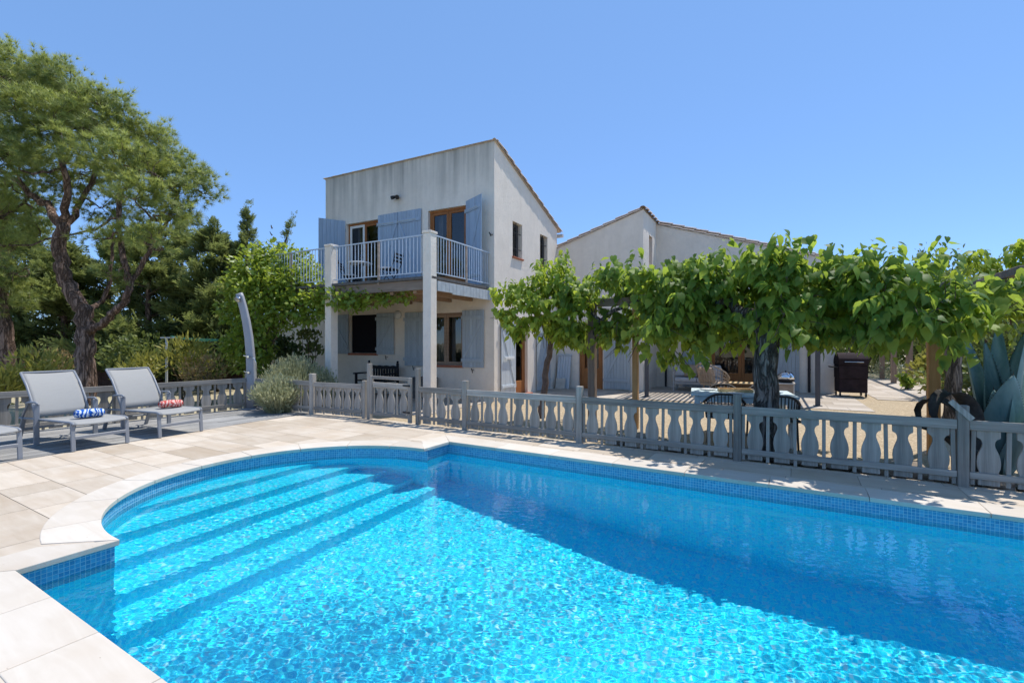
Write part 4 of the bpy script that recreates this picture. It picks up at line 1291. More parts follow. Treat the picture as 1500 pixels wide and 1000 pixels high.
# ------------------------------------------------------------------ balcony furniture
def px_pos(px, s, z): return hs(r_at(px, s), s, z)
bt = thing('bistro_table', 'small round white bistro table on the balcony', 'table', px_pos(527, -1.15, FL), HOUSE_A)
mb = MB(); mb.lathe([(.001, .70), (.31, .70), (.335, .71), (.335, .725), (.31, .735), (.001, .735)], 28); mb.build('table_top', M['white_frame'], bt, smooth=False)
mb = MB(); mb.lathe([(.022, .03), (.022, .70)], 10); mb.build('pedestal', M['black_iron'], bt)
for k in range(3):
    a = 2*pi*k/3 + .4; mb = MB(); mb.tube([(.02*math.cos(a), .02*math.sin(a), .22), (.16*math.cos(a), .16*math.sin(a), .12), (.30*math.cos(a), .30*math.sin(a), .0)], .013, 8); mb.build('leg', M['black_iron'], bt)
tag(MB().lathe([(.001, 0), (.037, .0), (.038, .01), (.038, .19), (.030, .22), (.014, .25), (.013, .31), (.016, .312), (.016, .325), (.001, .326)], 16).build('wine_bottle', M['wine_glass_dark'], None, smooth=True), 'dark wine bottle on the round balcony table', 'bottle').location = px_pos(521.5, -1.12, FL + .735)
gl_ = thing('wine_glass', 'stemmed wine glass beside the bottle on the balcony table', 'glass', px_pos(529.5, -1.15, FL + .735), 0)
MB().lathe([(.034, 0), (.034, .004), (.005, .010), (.004, .09), (.014, .10)], 14).build('stem', M['window_glass'], gl_, smooth=True)
MB().lathe([(.014, .10), (.036, .12), (.042, .15), (.036, .205)], 14).build('bowl', M['window_glass'], gl_, smooth=True)
def bistro_chair(label, p, rz):
    c = thing('bistro_chair', label, 'chair', p, rz, 'bistro chairs on the balcony'); K = M['black_iron']
    for x in (-.19, .19):
        mb = MB(); mb.tube([(x, .20, 0), (x, -.16, .52), (x, -.20, .60), (x, -.26, .90)], .011, 6); mb.build('back_leg', K, c)
        mb = MB(); mb.tube([(x*.9, -.24, 0), (x*.9, .18, .45)], .011, 6); mb.build('front_leg', K, c)
    for i in range(3):
        mb = MB(); mb.bar((-.2, -.215 - .025*i, .66 + .085*i), (.2, -.215 - .025*i, .66 + .085*i), .012, .05); mb.build('back_slat', K, c)
    for i in range(6):
        mb = MB(); mb.box(-.2, .2, -.17 + i*.065, -.125 + i*.065, .45, .464); mb.build('seat_slat', K, c)
    mb = MB(); mb.box(-.19, .19, -.15, .19, .4655, .51); mb.build('seat_pad', M['cushion_pale'], c, bevel=.02, segs=2)
    return c
bistro_chair('black folding chair with a slatted back, right of the balcony table', px_pos(572, -1.2, FL), HOUSE_A + R(100))
bistro_chair('black folding chair half hidden left of the balcony table', px_pos(512, -.75, FL), HOUSE_A - R(60))

# ------------------------------------------------------------------ things by the entrance
cb = thing('folded_shutter', 'narrow pale slatted panel leaning on the wall beside the entrance door', 'shutter', hs(.08, W1Y - .30, GZ + .005), HOUSE_A)
mb = MB()
for i in range(5): mb.box(i*.092, i*.092 + .086, 0, .03, 0, 1.10)
o = mb.build('board_panel', M['shutter_pale'], cb, bevel=.004); o.rotation_euler = (R(-12), 0, 0)
mb = MB(); mb.box(-.01, .475, -.025, .04, 1.1, 1.14); o = mb.build('top_batten', M['shutter_pale'], cb, bevel=.004); o.rotation_euler = (R(-12), 0, 0)
o = tag(MB().box(0, .32, 0, .05, 0, .36).build('leaning_slab', M['stone_edge'], None, bevel=.012), 'small beige stone slab leaning against the pale slatted panel', 'slab')
o.location = hs(.13, W1Y - .48, GZ + .006); o.rotation_euler = (R(-14), 0, HOUSE_A)

# ------------------------------------------------------------------ metal pergola in front of the wing
PX0, PX1, PS = 3.28, 7.28, 2.75
pg = thing('metal_pergola', 'dark metal pergola with a slatted roof in front of the french doors', 'pergola', hs(PX0, PS, GZ), HOUSE_A)
K = M['pergola_metal']; LP = PX1 - PX0; DP = W2Y - PS - .02
for x in (0, LP):
    mb = MB(); mb.box(x - .05, x + .05, -.05, .05, 0, 2.40); mb.build('post', K, pg, bevel=.004)
    mb = MB(); mb.box(x - .09, x + .09, -.09, .09, .005, .015); mb.build('base_plate', K, pg)
    mb = MB(); mb.box(x - .04, x + .04, .06, DP, 2.41, 2.53); mb.build('side_beam', K, pg, bevel=.004)
mb = MB(); mb.box(-.3, LP + .3, -.055, .055, 2.405, 2.55); mb.build('front_beam', K, pg, bevel=.004)
mb = MB(); x = -.25
while x < LP + .25:
    mb.box(x, x + .055, -.3, DP, 2.552, 2.59); x += .135
mb.build('roof_slats', K, pg)

# timber frame that carries the mulberry branches
tb0 = Vector((1.48, 8.8, 0)); tdir = Vector((.86, -.505, 0)).normalized(); rzt = math.atan2(tdir.y, tdir.x)
tf_ = thing('timber_trellis', 'timber trellis of square posts and a long beam among the mulberry branches', 'trellis', tb0 + Vector((0, 0, GZ)), rzt)
for k, mt, w_ in ((0, 'old_post', .13), (.80, 'new_timber', .095), (4.80, 'new_timber', .125)):
    mb = MB(); mb.box(k - w_/2, k + w_/2, -w_/2, w_/2, -.05, 2.16); o = mb.build('post', M[mt], tf_, bevel=.005)
    o['label'] = 'old brown post' if mt == 'old_post' else 'new orange post'
    for z in (.75, 1.5):
        pass
mb = MB(); mb.box(-.25, 5.62, -.06, .06, 2.162, 2.30); mb.build('beam', M['beam_timber'], tf_, bevel=.006)
mb = MB(); mb.box(5.45, 5.60, -.55, .9, 2.302, 2.40); mb.build('cross_beam', M['beam_timber'], tf_, bevel=.006)

# carport on the right
cpts = [Vector((15.34, 19.81, 0)), Vector((14.24, 17.8, 0)), Vector((13.03, 15.67, 0)), Vector((11.9, 13.5, 0))]
cd_ = (cpts[2] - cpts[0]).normalized(); rzc = math.atan2(cd_.y, cd_.x)
cp = thing('timber_carport', 'open timber pergola of brown posts beside the gravel at the far right', 'pergola', cpts[0] + Vector((0, 0, GZ)), rzc)
for i, k in enumerate((0, 2.29, 4.73, 7.2)):
    mb = MB(); mb.box(k - .08, k + .08, -.08, .08, 0, 2.45); mb.build('post', M['old_post'], cp, bevel=.006)
mb = MB(); mb.box(-.3, 7.5, -.07, .07, 2.452, 2.62); mb.build('beam', M['beam_timber'], cp, bevel=.006)
o = tag(MB().box(-.075, .075, -.075, .075, 0, 2.35).build('wooden_post', M['old_post'], None, bevel=.006), 'brown wooden post standing behind the dry coiled agave leaf', 'post')
o.location = (at(1393, 560, 9.6).x, 9.6, GZ)

# ------------------------------------------------------------------ dining table and chairs
tl, tr = ground_at(1012, 576.3, .64), ground_at(1172, 582, .64)
tdv = (tr - tl).normalized(); rzd = math.atan2(tdv.y, tdv.x); TL = (tr - tl).length
dt = thing('dining_table', 'pale blue painted wooden table behind the fence by the big mulberry trunk', 'table', Vector((tl.x, tl.y, GZ)), rzd)
TWD = 1.0; th = .74
mb = MB()
for i in range(7):
    mb.cur = rng.random(); mb.box(0, TL, TWD*i/7 + .002, TWD*(i+1)/7 - .002, th - .03, th)
mb.build('table_top', M['table_paint'], dt, bevel=.003)
mb = MB(); mb.box(.06, TL - .06, .05, .075, th - .12, th - .031); mb.build('apron', M['table_paint'], dt)
mb = MB(); mb.box(.06, TL - .06, TWD - .075, TWD - .05, th - .12, th - .031); mb.build('apron', M['table_paint'], dt)
for x in (.05, TL - .13):
    for y in (.045, TWD - .125):
        mb = MB(); mb.box(x, x + .08, y, y + .08, 0, th - .032); mb.build('leg', M['table_paint'], dt, bevel=.006)
T3 = lambda x, y, z: Vector((tl.x, tl.y, GZ)) + Matrix.Rotation(rzd, 3, 'Z') @ Vector((x, y, z))
def wicker_chair(label, p, rz):
    c = thing('dining_chair', label, 'chair', p, rz, 'dark wicker chairs around the blue table'); K = M['dark_wicker']
    for x in (-.22, .22):
        for y in (-.2, .2):
            mb = MB(); mb.tube([(x, y, 0), (x*.93, y*.93, .43)], .014, 8); mb.build('leg', K, c)
    mb = MB(); mb.box(-.25, .25, -.24, .25, .43, .465); mb.build('seat', K, c, bevel=.012)
    def arc(t): a = R(-205 + 230 * t * 1.0); return a
    mb = MB(); pts = []
    for i in range(19):
        a = pi + pi*i/18; pts.append((.27*math.cos(a), .23*math.sin(a) - .03, .78 - .14*abs(math.cos(a))**3))
    mb.tube(pts, .017, 8); mb.build('back_rim', K, c, smooth=True)
    for i in range(1, 18):
        x, y, z = pts[i]
        mb = MB(); mb.bar((x*.92, y*.95, .467), (x, y, z - .012), .012, .020); mb.build('back_slat', K, c)
    return c
ch = [('dark slat-backed chair on the near side of the blue table, left of the mulberry trunk', (.45, -.08, 0), 0),
      ('dark slat-backed chair on the near side of the blue table, right of the mulberry trunk', (1.12, -.12, 0), R(4)),
      ('dark slat-backed chair on the far side of the blue table, behind the tray', (.50, TWD + .12, 0), pi),
      ('dark slat-backed chair on the far side of the blue table, hidden behind the trunk', (1.08, TWD + .10, 0), pi - R(6))]
_c0 = None
for lb, p, a in ch:
    if _c0 is None: o = _c0 = wicker_chair(lb, (0, 0, 0), 0)
    else: o = copy_tree(_c0); o['label'] = lb
    o.location = T3(*p); o.rotation_euler = (0, 0, rzd + a)
ty = thing('serving_tray', 'wooden tray with a pale rim lying on the blue table', 'tray', T3(.42, .42, th + .001), rzd + R(3))
mb = MB(); mb.box(0, .46, 0, .28, 0, .012); mb.build('tray_base', M['tray_wood'], ty, bevel=.003)
for b in ((-.012, 0, -.012, .292), (.46, .472, -.012, .292), (0.0005, .4595, -.012, 0), (0.0005, .4595, .28, .292)):
    mb = MB(); mb.box(*b, 0, .045); mb.build('tray_rim', M['tray_wood'], ty, bevel=.003)
for i, (x, y) in enumerate(((.62, .18), (.25, .70))):
    o = tag(MB().lathe([(.001, 0), (.075, .0), (.125, .014), (.128, .018), (.075, .007), (.001, .006)], 24).build('plate', M['plate'], None, smooth=True),
            ('white plate on the blue table, nearest the fence', 'white plate on the blue table, behind the tray')[i], 'plate'); o.location = T3(x, y, th + .001)

# ------------------------------------------------------------------ sofa, armchair, cushions by the french doors
SS = W2Y - .95
sx0 = r_at(987, SS - .3); 
sofa = thing('outdoor_sofa', 'grey framed outdoor sofa with pale seat cushions against the wing wall', 'sofa', hs(sx0, SS, GZ), HOUSE_A)
K = M['sofa_frame']; SLN = 1.35
for x in (0, SLN):
    for y in (-.35, .38):
        mb = MB(); mb.box(x - .025, x + .025, y - .025, y + .025, 0, .62); mb.build('leg', K, sofa, bevel=.004)
    mb = MB(); mb.box(x - .03, x + .03, -.376, .406, .621, .65); mb.build('armrest', K, sofa, bevel=.004)
mb = MB(); mb.box(.026, SLN - .026, -.37, .36, .22, .29); mb.build('seat_frame', K, sofa, bevel=.004)
mb = MB(); mb.box(.026, SLN - .026, .361, .40, .40, .72); mb.build('back_frame', K, sofa, bevel=.004)
for i in range(2):
    a = .03 + (SLN - .06)*i/2
    mb = MB(); mb.box(a + .003, a + (SLN - .06)/2 - .003, -.36, .33, .292, .42); mb.build('seat_cushion', M['cushion_pale'], sofa, bevel=.035, segs=3)
    mb = MB(); mb.box(a + .003, a + (SLN - .06)/2 - .003, .18, .335, .425, .80); o = mb.build('back_cushion', M['cushion_pale'], sofa, bevel=.04, segs=3)
def cushion(label, mat, p, rx, rz, s_=.42):
    N = 12; vs = []; fs = []
    for sgn in (1, -1):
        b = len(vs)
        for i in range(N + 1):
            for j in range(N + 1):
                u, w_ = 2*i/N - 1, 2*j/N - 1
                pin = 1 - .10*(abs(u)**2)*(1 - abs(w_)) - .10*(abs(w_)**2)*(1 - abs(u))
                t = ((1 - u**4) * (1 - w_**4)) ** .55 * .075
                vs.append((u*s_/2*(1 - .07*(1 - w_*w_)*0 - .06*(1-abs(w_))*abs(u)), sgn*t, s_/2 + w_*s_/2*(1 - .06*(1-abs(u))*abs(w_))))
        for i in range(N):
            for j in range(N):
                a = b + i*(N+1) + j; q = (a, a+1, a+N+2, a+N+1); fs.append(q if sgn > 0 else q[::-1])
    mb = MB().add(vs, fs); o = mb.build('cushion', M[mat], None, smooth=True, weld=True)
    o.location = p; o.rotation_euler = (rx, 0, rz); return tag(o, label, 'cushion', 'loose cushions on the sofa')
sl_ = lambda x, y, z: hs(sx0 + x, SS + y, GZ + z)
cushion('pale striped cushion at the left arm of the sofa', 'cushion_pale', sl_(.16, -.02, .43), R(-14), HOUSE_A + R(20))
cushion('tan cushion leaning in the middle of the sofa', 'cushion_tan', sl_(.45, -.06, .43), R(-16), HOUSE_A + R(-12))
cushion('navy cushion low on the sofa seat, beside the tan one', 'cushion_navy', sl_(.82, -.02, .43), R(-30), HOUSE_A + R(10), .34)
# wicker armchair turned towards the sofa
ax_ = px_pos(1046, SS - 1.35, GZ)
ac = thing('wicker_armchair', 'round-backed wicker armchair with a tan cushion in front of the sofa', 'armchair', ax_, HOUSE_A + R(150))
for k in range(4):
    a = pi/4 + k*pi/2; mb = MB(); mb.tube([(.30*math.cos(a), .30*math.sin(a), 0), (.26*math.cos(a), .26*math.sin(a), .34)], .016, 8); mb.build('leg', M['wicker'], ac)
mb = MB(); mb.lathe([(.001, .33), (.36, .33), (.38, .36), (.36, .39), (.001, .39)], 24); mb.build('seat', M['wicker'], ac)
mb = MB(); pts = []
for i in range(25):
    t = i/24; a = R(-25) + R(230)*t; h = .50 + .42*math.sin(pi*t)**1.2; pts.append((.40*math.cos(a)*(1 + .2*math.sin(pi*t)), .40*math.sin(a)*(1 + .22*math.sin(pi*t)), h))
mb.tube(pts, .02, 8); mb.build('back_rim', M['wicker'], ac, smooth=True)
mb = MB()
for i in range(0, 25):
    x, y, z = pts[i]; mb.tube([(x*.84, y*.84, .37), (x, y, z)], .009, 5)
for hgt in (.25, .5, .75):
    mb.tube([(x*(.84 + .16*hgt), y*(.84 + .16*hgt), .37 + (z - .37)*hgt) for x, y, z in pts], .008, 5)
mb.build('woven_back', M['wicker'], ac)
o = tag(MB().box(-.24, .24, -.06, .06, 0, .44).build('cushion', M['cushion_tan'], None, bevel=.05, segs=3), 'tan back cushion inside the round wicker armchair', 'cushion')
o.location = ax_ + Matrix.Rotation(HOUSE_A + R(150), 3, 'Z') @ Vector((.0, .27, .40)); o.rotation_euler = (R(-18), 0, HOUSE_A + R(150))
lt = thing('low_table', 'low slatted coffee table between the sofa and the french doors', 'table', px_pos(1085, SS - 1.2, GZ), HOUSE_A)
mb = MB()
for i in range(6): mb.box(-.35, .35, -.3 + i*.1, -.3 + i*.1 + .085, .38, .40)
mb.build('table_top', M['tray_wood'], lt, bevel=.003)
for x in (-.32, .28):
    for y in (-.28, .24):
        mb = MB(); mb.box(x, x + .04, y, y + .04, 0, .379); mb.build('leg', M['sofa_frame'], lt)
# chrome dome grill on a pale stand, right of the trunk
sd = thing('side_stand', 'pale wooden stand on four legs, right of the mulberry trunk', 'stand', px_pos(1151, SS - 2.0, GZ), HOUSE_A)
mb = MB(); mb.box(-.17, .17, -.2, .2, .16, .46); mb.build('stand_body', M['cushion_tan'], sd, bevel=.006)
mb = MB(); mb.box(-.2, .2, -.23, .23, .462, .50); mb.build('stand_top', M['stone_edge'], sd, bevel=.006)
for x in (-.185, .155):
    for y in (-.215, .185):
        mb = MB(); mb.box(x, x + .03, y, y + .03, 0, .461); mb.build('leg', M['stone_edge'], sd)
dg = thing('dome_grill', 'small chrome dome grill with a black handle on the pale stand', 'grill', px_pos(1151, SS - 2.0, GZ + .501), HOUSE_A)
mb = MB(); mb.lathe([(.13, 0), (.19, .04), (.2, .09), (.001, .09)], 24); mb.build('grill_base', M['black_iron'], dg, smooth=False)
mb = MB(); mb.lathe([(.2, .092), (.195, .15), (.16, .21), (.1, .25), (.001, .265)], 24); mb.build('dome_lid', M['chrome'], dg, smooth=True)
mb = MB(); mb.tube([(.05, -.06, .25), (.12, -.12, .26), (.16, -.14, .20)], .012, 8); mb.tube([(0, 0, .262), (0, 0, .30)], .015, 8); mb.build('handle', M['black_iron'], dg)

# covered barbecue beside the corner of the wing
bq = thing('barbecue', 'tall dark barbecue trolley with a domed hood beside the corner of the wing', 'barbecue', ground_at(1246, 580, GZ), HOUSE_A + R(6))
K = M['grill_cover']; hw_, dp = .33, .28
mb = MB(); mb.box(-hw_, hw_, -dp, dp, .12, .50); mb.build('cupboard', K, bq, bevel=.015)
mb = MB(); mb.box(-hw_ - .01, hw_ + .01, -dp - .01, dp + .01, .503, .88); mb.build('firebox', K, bq, bevel=.015)
mb = MB(); prof = [(-dp - .02, .883)] + [(-dp - .02 + (2*dp + .04)*i/12, .883 + .34*math.sin(pi*(.12 + .80*i/12))**.7 * 1.0) for i in range(13)] + [(dp + .02, .883)]
mb.prism([(y, z) for y, z in prof], -hw_ - .02, hw_ + .02, 'x'); mb.build('hood', M['grill_cover'], bq, bevel=.01)
mb = MB(); mb.tube([(-.22, -dp - .02, .95), (-.22, -dp - .07, .97), (.22, -dp - .07, .97), (.22, -dp - .02, .95)], .012, 8); mb.build('handle', M['chrome'], bq)
mb = MB(); mb.box(-hw_ - .16, -hw_ - .012, -dp + .05, dp - .05, .80, .84); mb.build('side_shelf', M['black_iron'], bq, bevel=.006)
for x in (-hw_ + .03, hw_ - .03):
    for y in (-dp + .05, dp - .05):
        mb = MB(); mb.tube([(x - .015, y, .055), (x + .015, y, .055)], .055, 14); mb.build('wheel', M['black_iron'], bq)
        mb = MB(); mb.box(x - .02, x + .02, y - .012, y + .012, .08, .119); mb.build('castor', M['sofa_frame'], bq)

# ------------------------------------------------------------------ clothes line left of the house
cl0 = at(244, 540, 13.0); cl0.z = GZ
cl = thing('clothes_line_post', 'grey T-shaped clothes line post among the bushes behind the deck', 'post', cl0, R(-20))
mb = MB(); mb.tube([(0, 0, 0), (0, 0, 1.62)], .03, 10); mb.build('pole', M['plastic_grey'], cl)
mb = MB(); mb.bar((-.22, 0, 1.64), (.3, 0, 1.64), .05, .035); mb.build('crossbar', M['plastic_grey'], cl)
mb = MB(); e0 = at(250, 492, 12.95); e1 = at(362, 494, 12.4)
for k, sg in ((0, .07), (1, .10), (2, .05)):
    mb.tube([e0.lerp(e1, i/12) + Vector((.0, .06*k, -.02*k - sg*4*(i/12)*(1 - i/12))) for i in range(13)], .008, 5)
tag(mb.build('clothes_line', M['green_cord'], None), 'green cords strung from the clothes line post towards the shower', 'clothes line')
# reed windbreak behind the trees on the left
q0, q1 = at(-160, 560, 15.5), at(420, 560, 17.0)
rw = rz_of(q0, q1); Lr = (q1 - q0).length
rd = thing('reed_screen', 'dark reddish brown reed screen behind the trees and bushes', 'fence', Vector((q0.x, q0.y, GZ)), rw)
mb = MB(); x = 0; rx_ = random.Random(3)
while x < Lr:
    w_ = rx_.uniform(.02, .035); mb.cur = rx_.random(); mb.box(x, x + w_, -.01 - rx_.random()*.01, .01, 0, 1.35 + rx_.uniform(-.05, .08)); x += w_ + .004
mb.build('reed_mat', M['screen_reed'], rd)
for i in range(8):
    mb = MB(); mb.box(Lr*i/7 - .04, Lr*i/7 + .04, .02, .10, 0, 1.4); mb.build('post', M['old_post'], rd)
# ------------------------------------------------------------------ plants
def interp(pts, x):
    xs = [p[0] for p in pts]; ys = [p[1] for p in pts]
    return np.interp(x, xs, ys)
UP = np.array([0, 0, 1.0])

def limb(mb, pts, r0, r1, n=8, wob=.03, sub=5):
    """tapered wandering limb through pts"""
    P = [Vector(p) for p in pts]; out = []
    for i in range(len(P) - 1):
        a = P[max(i-1, 0)]; b = P[i]; c = P[i+1]; d = P[min(i+2, len(P)-1)]
        for k in range(sub):
            t = k/sub; t2, t3 = t*t, t*t*t
            out.append(.5*((2*b) + (c-a)*t + (2*a-5*b+4*c-d)*t2 + (3*b-a-3*c+d)*t3))
    out.append(P[-1]); L = len(out)
    w = np.random.default_rng(int(abs(P[0].x*100 + P[-1].z*37)) + 1).normal(size=(L, 3)) * wob
    out = [p + Vector(w[i]) * (0 if i in (0,) else 1) for i, p in enumerate(out)]
    mb.tube(out, [r0 + (r1 - r0) * (i/(L-1))**.8 for i in range(L)], n)
    return out

def mulberry(name, label, top, bot, Ym, yr, nshoot, lsize, mat, px_rng, trunk=None, group='mulberry trees behind the fence', seed=1, lpers=12, up=.35, hang=1.0, barkm='mulberry_bark', limbs=(), cat='tree'):
    """crown of leafy shoots between a top and a bottom outline; yr = depth range round the reference depth Ym(px)"""
    g = np.random.default_rng(seed)
    base = trunk[0] if trunk else Vector((0, 0, GZ))
    if not trunk:
        pm = (px_rng[0] + px_rng[1]) / 2; y_ = float(interp(Ym, pm)); base = Vector(((pm - CXP)/FPX*y_, y_, GZ))
    root = thing(name, label, cat, base, 0, group)
    b3 = np.array(base)
    # shoots grow in loose bunches, so that the crown keeps gaps
    K = max(8, nshoot // 11); cpx = g.uniform(px_rng[0], px_rng[1], K); cf = g.beta(1.0, .95, K); cdy = g.uniform(yr[0], yr[1], K); k = g.integers(0, K, nshoot)
    px = cpx[k]; ym = interp(Ym, px)
    zt = HCAM + (HYP - interp(top, px))/FPX*ym; zb = HCAM + (HYP - interp(bot, px))/FPX*ym
    f = cf[k]; z = zb + (zt - zb)*(.10 + .72*f)
    p0 = np.stack([(px - CXP)/FPX*ym, ym + cdy[k], z], -1) + g.normal(size=(nshoot, 3))*np.array([.09, .09, .06])
    az = g.uniform(0, 2*pi, nshoot); el = np.where(f > .5, g.uniform(.15, 1.4, nshoot), g.uniform(-.8, .6, nshoot))
    d = np.stack([np.cos(az)*np.cos(el), np.sin(az)*np.cos(el), np.sin(el)], -1)
    L = g.uniform(.2, .5, nshoot)
    sp = g.random(nshoot); spike = sp < .13; hangs = sp > .86
    el = np.where(spike, g.uniform(1.1, 1.5, nshoot), np.where(hangs, g.uniform(-1.2, -.6, nshoot), el)); L = np.where(spike, g.uniform(.4, .62, nshoot), L)
    p0[:, 2] = np.where(spike, zt - .32, np.where(hangs, zb + .22, p0[:, 2])); d = np.stack([np.cos(az)*np.cos(el), np.sin(az)*np.cos(el), np.sin(el)], -1)
    t = (np.arange(lpers) + .6) / lpers
    P = p0[:, None] + d[:, None]*(L[:, None]*t)[..., None] + np.array([0, 0, -1.])*(.32*hang*(L[:, None]*t)**2)[..., None]
    side = np.cross(d, UP); side = nrm(side); sgn = np.where(np.arange(lpers) % 2 == 0, 1., -1.)
    out = side[:, None]*sgn[None, :, None] + d[:, None]*.35
    ld_ = out*.7 + np.array([0, 0, -1.0])*g.uniform(.5, 1.7, (nshoot, lpers, 1)) + g.normal(size=(nshoot, lpers, 3))*.25
    ln = out*.55 + UP*.9 + g.normal(size=(nshoot, lpers, 3))*.35 + np.array([.1, -.25, 0])
    P = P + nrm(out)*.05
    P = P.reshape(-1, 3); ld_ = ld_.reshape(-1, 3); ln = ln.reshape(-1, 3)
    ppx = P[:, 0]/interp(Ym, px).repeat(lpers)*FPX + CXP; y_ = interp(Ym, px).repeat(lpers)
    pt = HCAM + (HYP - interp(top, ppx))/FPX*y_; pb = HCAM + (HYP - interp(bot, ppx))/FPX*y_
    tipz = P[:, 2]; pt = pt + (.20*spike).repeat(lpers); pb = pb - (.13*hangs).repeat(lpers)
    keep = (tipz < pt + g.normal(size=len(P))*.03) & (tipz > pb + .08 + g.normal(size=len(P))*.05)
    P, ld_, ln = P[keep], ld_[keep], ln[keep]
    sz = lsize * g.uniform(.45, 1.3, len(P))
    scatter('crown', LB, P - b3, ld_, ln, sz, M[mat], root, width=.78)
    # twigs of the shoots
    mb = MB()
    for i in range(0, nshoot, 2):
        a = p0[i] - b3; e = a + d[i]*L[i]*.8
        if e[2] + b3[2] > zt[i] - .10: continue
        mb.tube([a, (a + e)/2 + np.array([0, 0, .01]), e], [.007, .005, .003], 4, cap=False)
    mb.build('twigs', M['twig'], root, fix=False)
    if trunk:
        mb = MB(); limb(mb, [Vector(p) - base for p in trunk], trunk_r[name_key(label)][0], trunk_r[name_key(label)][1], 14, .012)
        mb.build('trunk', M[barkm], root, smooth=True)
    for (pts, ra, rb) in limbs:
        mb = MB(); limb(mb, [Vector(p) - base for p in pts], ra, rb, 8, .02); mb.build('limb', M[barkm], root, smooth=True)
    return root
trunk_r = {}
def name_key(l): return l

YM = [(700, 9.9), (800, 9.2), (880, 8.2), (960, 7.2), (1040, 6.4), (1120, 5.9), (1200, 5.6), (1360, 5.2), (1500, 4.9), (1700, 4.5)]
lb = 'young mulberry with bright green leaves on a thin leaning trunk by the house corner'
trunk_r[lb] = (.075, .045)
tb = ground_at(795, 608, GZ); tb = Vector(((793 - CXP)/FPX*9.6, 9.6, GZ))
mulberry('mulberry_tree', lb, [(718, 440), (735, 424), (760, 415), (776, 412), (788, 388), (800, 384), (815, 400), (826, 370), (838, 378), (850, 412), (872, 430)],
         [(718, 448), (735, 470), (758, 505), (778, 478), (798, 486), (815, 532), (832, 490), (850, 520), (872, 478)], YM, (-.5, .6), 215, .120, 'young_leaf', (720, 868),
         [tb, Vector(((799 - CXP)/FPX*9.6, 9.58, .75)), Vector(((807 - CXP)/FPX*9.55, 9.55, 1.42)), Vector(((803 - CXP)/FPX*9.5, 9.5, 2.1))], seed=3, barkm='young_bark',
         limbs=[([at(806, 505, 9.55), at(790, 470, 9.5), at(755, 440, 9.4)], .03, .012), ([at(806, 500, 9.55), at(820, 450, 9.4), at(828, 400, 9.3)], .03, .012)])
lb = 'mulberry with dark drooping leaves trained over the two wooden posts'
mulberry('mulberry_tree', lb, [(826, 425), (850, 402), (870, 398), (895, 390), (915, 380), (935, 384), (960, 398), (985, 392), (1010, 384), (1030, 392)],
         [(826, 480), (845, 520), (866, 540), (882, 478), (898, 520), (913, 470), (928, 530), (943, 480), (960, 520), (978, 462), (1000, 470), (1030, 470)], YM, (-.4, 1.4), 360, .138, 'mulberry_leaf', (828, 1025), None, seed=5,
         limbs=[([at(868, 520, 8.9), at(880, 470, 8.6), at(940, 440, 8.2), at(1000, 430, 7.8)], .05, .02), ([at(880, 470, 8.6), at(850, 440, 8.7), at(835, 420, 8.8)], .03, .015)])
lb = 'big old mulberry with a thick rough dark trunk close behind the fence'
trunk_r[lb] = (.160, .135)
big0 = Vector((3.26, 6.12, GZ))
mulberry('mulberry_tree', lb, [(960, 410), (985, 392), (1010, 388), (1035, 384), (1050, 372), (1062, 368), (1080, 380), (1100, 374), (1125, 366), (1140, 362), (1160, 374), (1190, 364), (1215, 380), (1240, 366), (1270, 374), (1300, 370)],
         [(960, 478), (985, 466), (998, 480), (1008, 536), (1030, 540), (1046, 478), (1068, 500), (1085, 526), (1102, 466), (1118, 470), (1138, 506), (1152, 520), (1165, 462), (1195, 486), (1215, 505), (1235, 472), (1262, 512), (1300, 478)], YM, (-.45, 1.9), 800, .132, 'mulberry_leaf', (962, 1295),
         [big0, big0 + Vector((.0, 0, .5)), big0 + Vector((.01, .01, 1.1)), big0 + Vector((.0, .03, 1.75))], seed=7,
         limbs=[([big0 + Vector((0, .02, 1.6)), at(1090, 455, 6.3), at(1040, 435, 6.8), at(985, 430, 7.3)], .11, .03), ([big0 + Vector((0, .02, 1.6)), at(1150, 455, 6.2), at(1210, 440, 6.3), at(1280, 435, 6.4)], .11, .03),
                ([big0 + Vector((0, .02, 1.65)), at(1120, 440, 6.9), at(1130, 420, 7.8)], .09, .03)])
lb = 'broad mulberry crown hanging over the orange post, right of the big trunk'
t4 = Vector(((1392 - CXP)/FPX*7.4, 7.4, GZ)); trunk_r[lb] = (.12, .08)
mulberry('mulberry_tree', lb, [(1240, 385), (1262, 370), (1285, 374), (1310, 382), (1330, 376), (1355, 378), (1378, 388), (1395, 446), (1440, 452), (1485, 450), (1505, 415), (1600, 390)],
         [(1240, 480), (1262, 515), (1285, 484), (1300, 505), (1330, 470), (1345, 500), (1360, 534), (1378, 480), (1398, 520), (1415, 478), (1432, 500), (1450, 468), (1475, 440), (1500, 432), (1600, 440)], YM, (-.4, 1.8), 700, .134, 'mulberry_leaf', (1245, 1590),
         [t4, t4 + Vector((.05, 0, .8)), t4 + Vector((0, -.1, 1.6)), t4 + Vector((-.1, -.4, 2.0))], seed=9,
         limbs=[([t4 + Vector((0, -.1, 1.6)), at(1330, 440, 6.5), at(1270, 435, 6.4)], .07, .025), ([t4 + Vector((0, -.1, 1.6)), at(1450, 440, 6.2), at(1520, 430, 5.8)], .06, .025)])
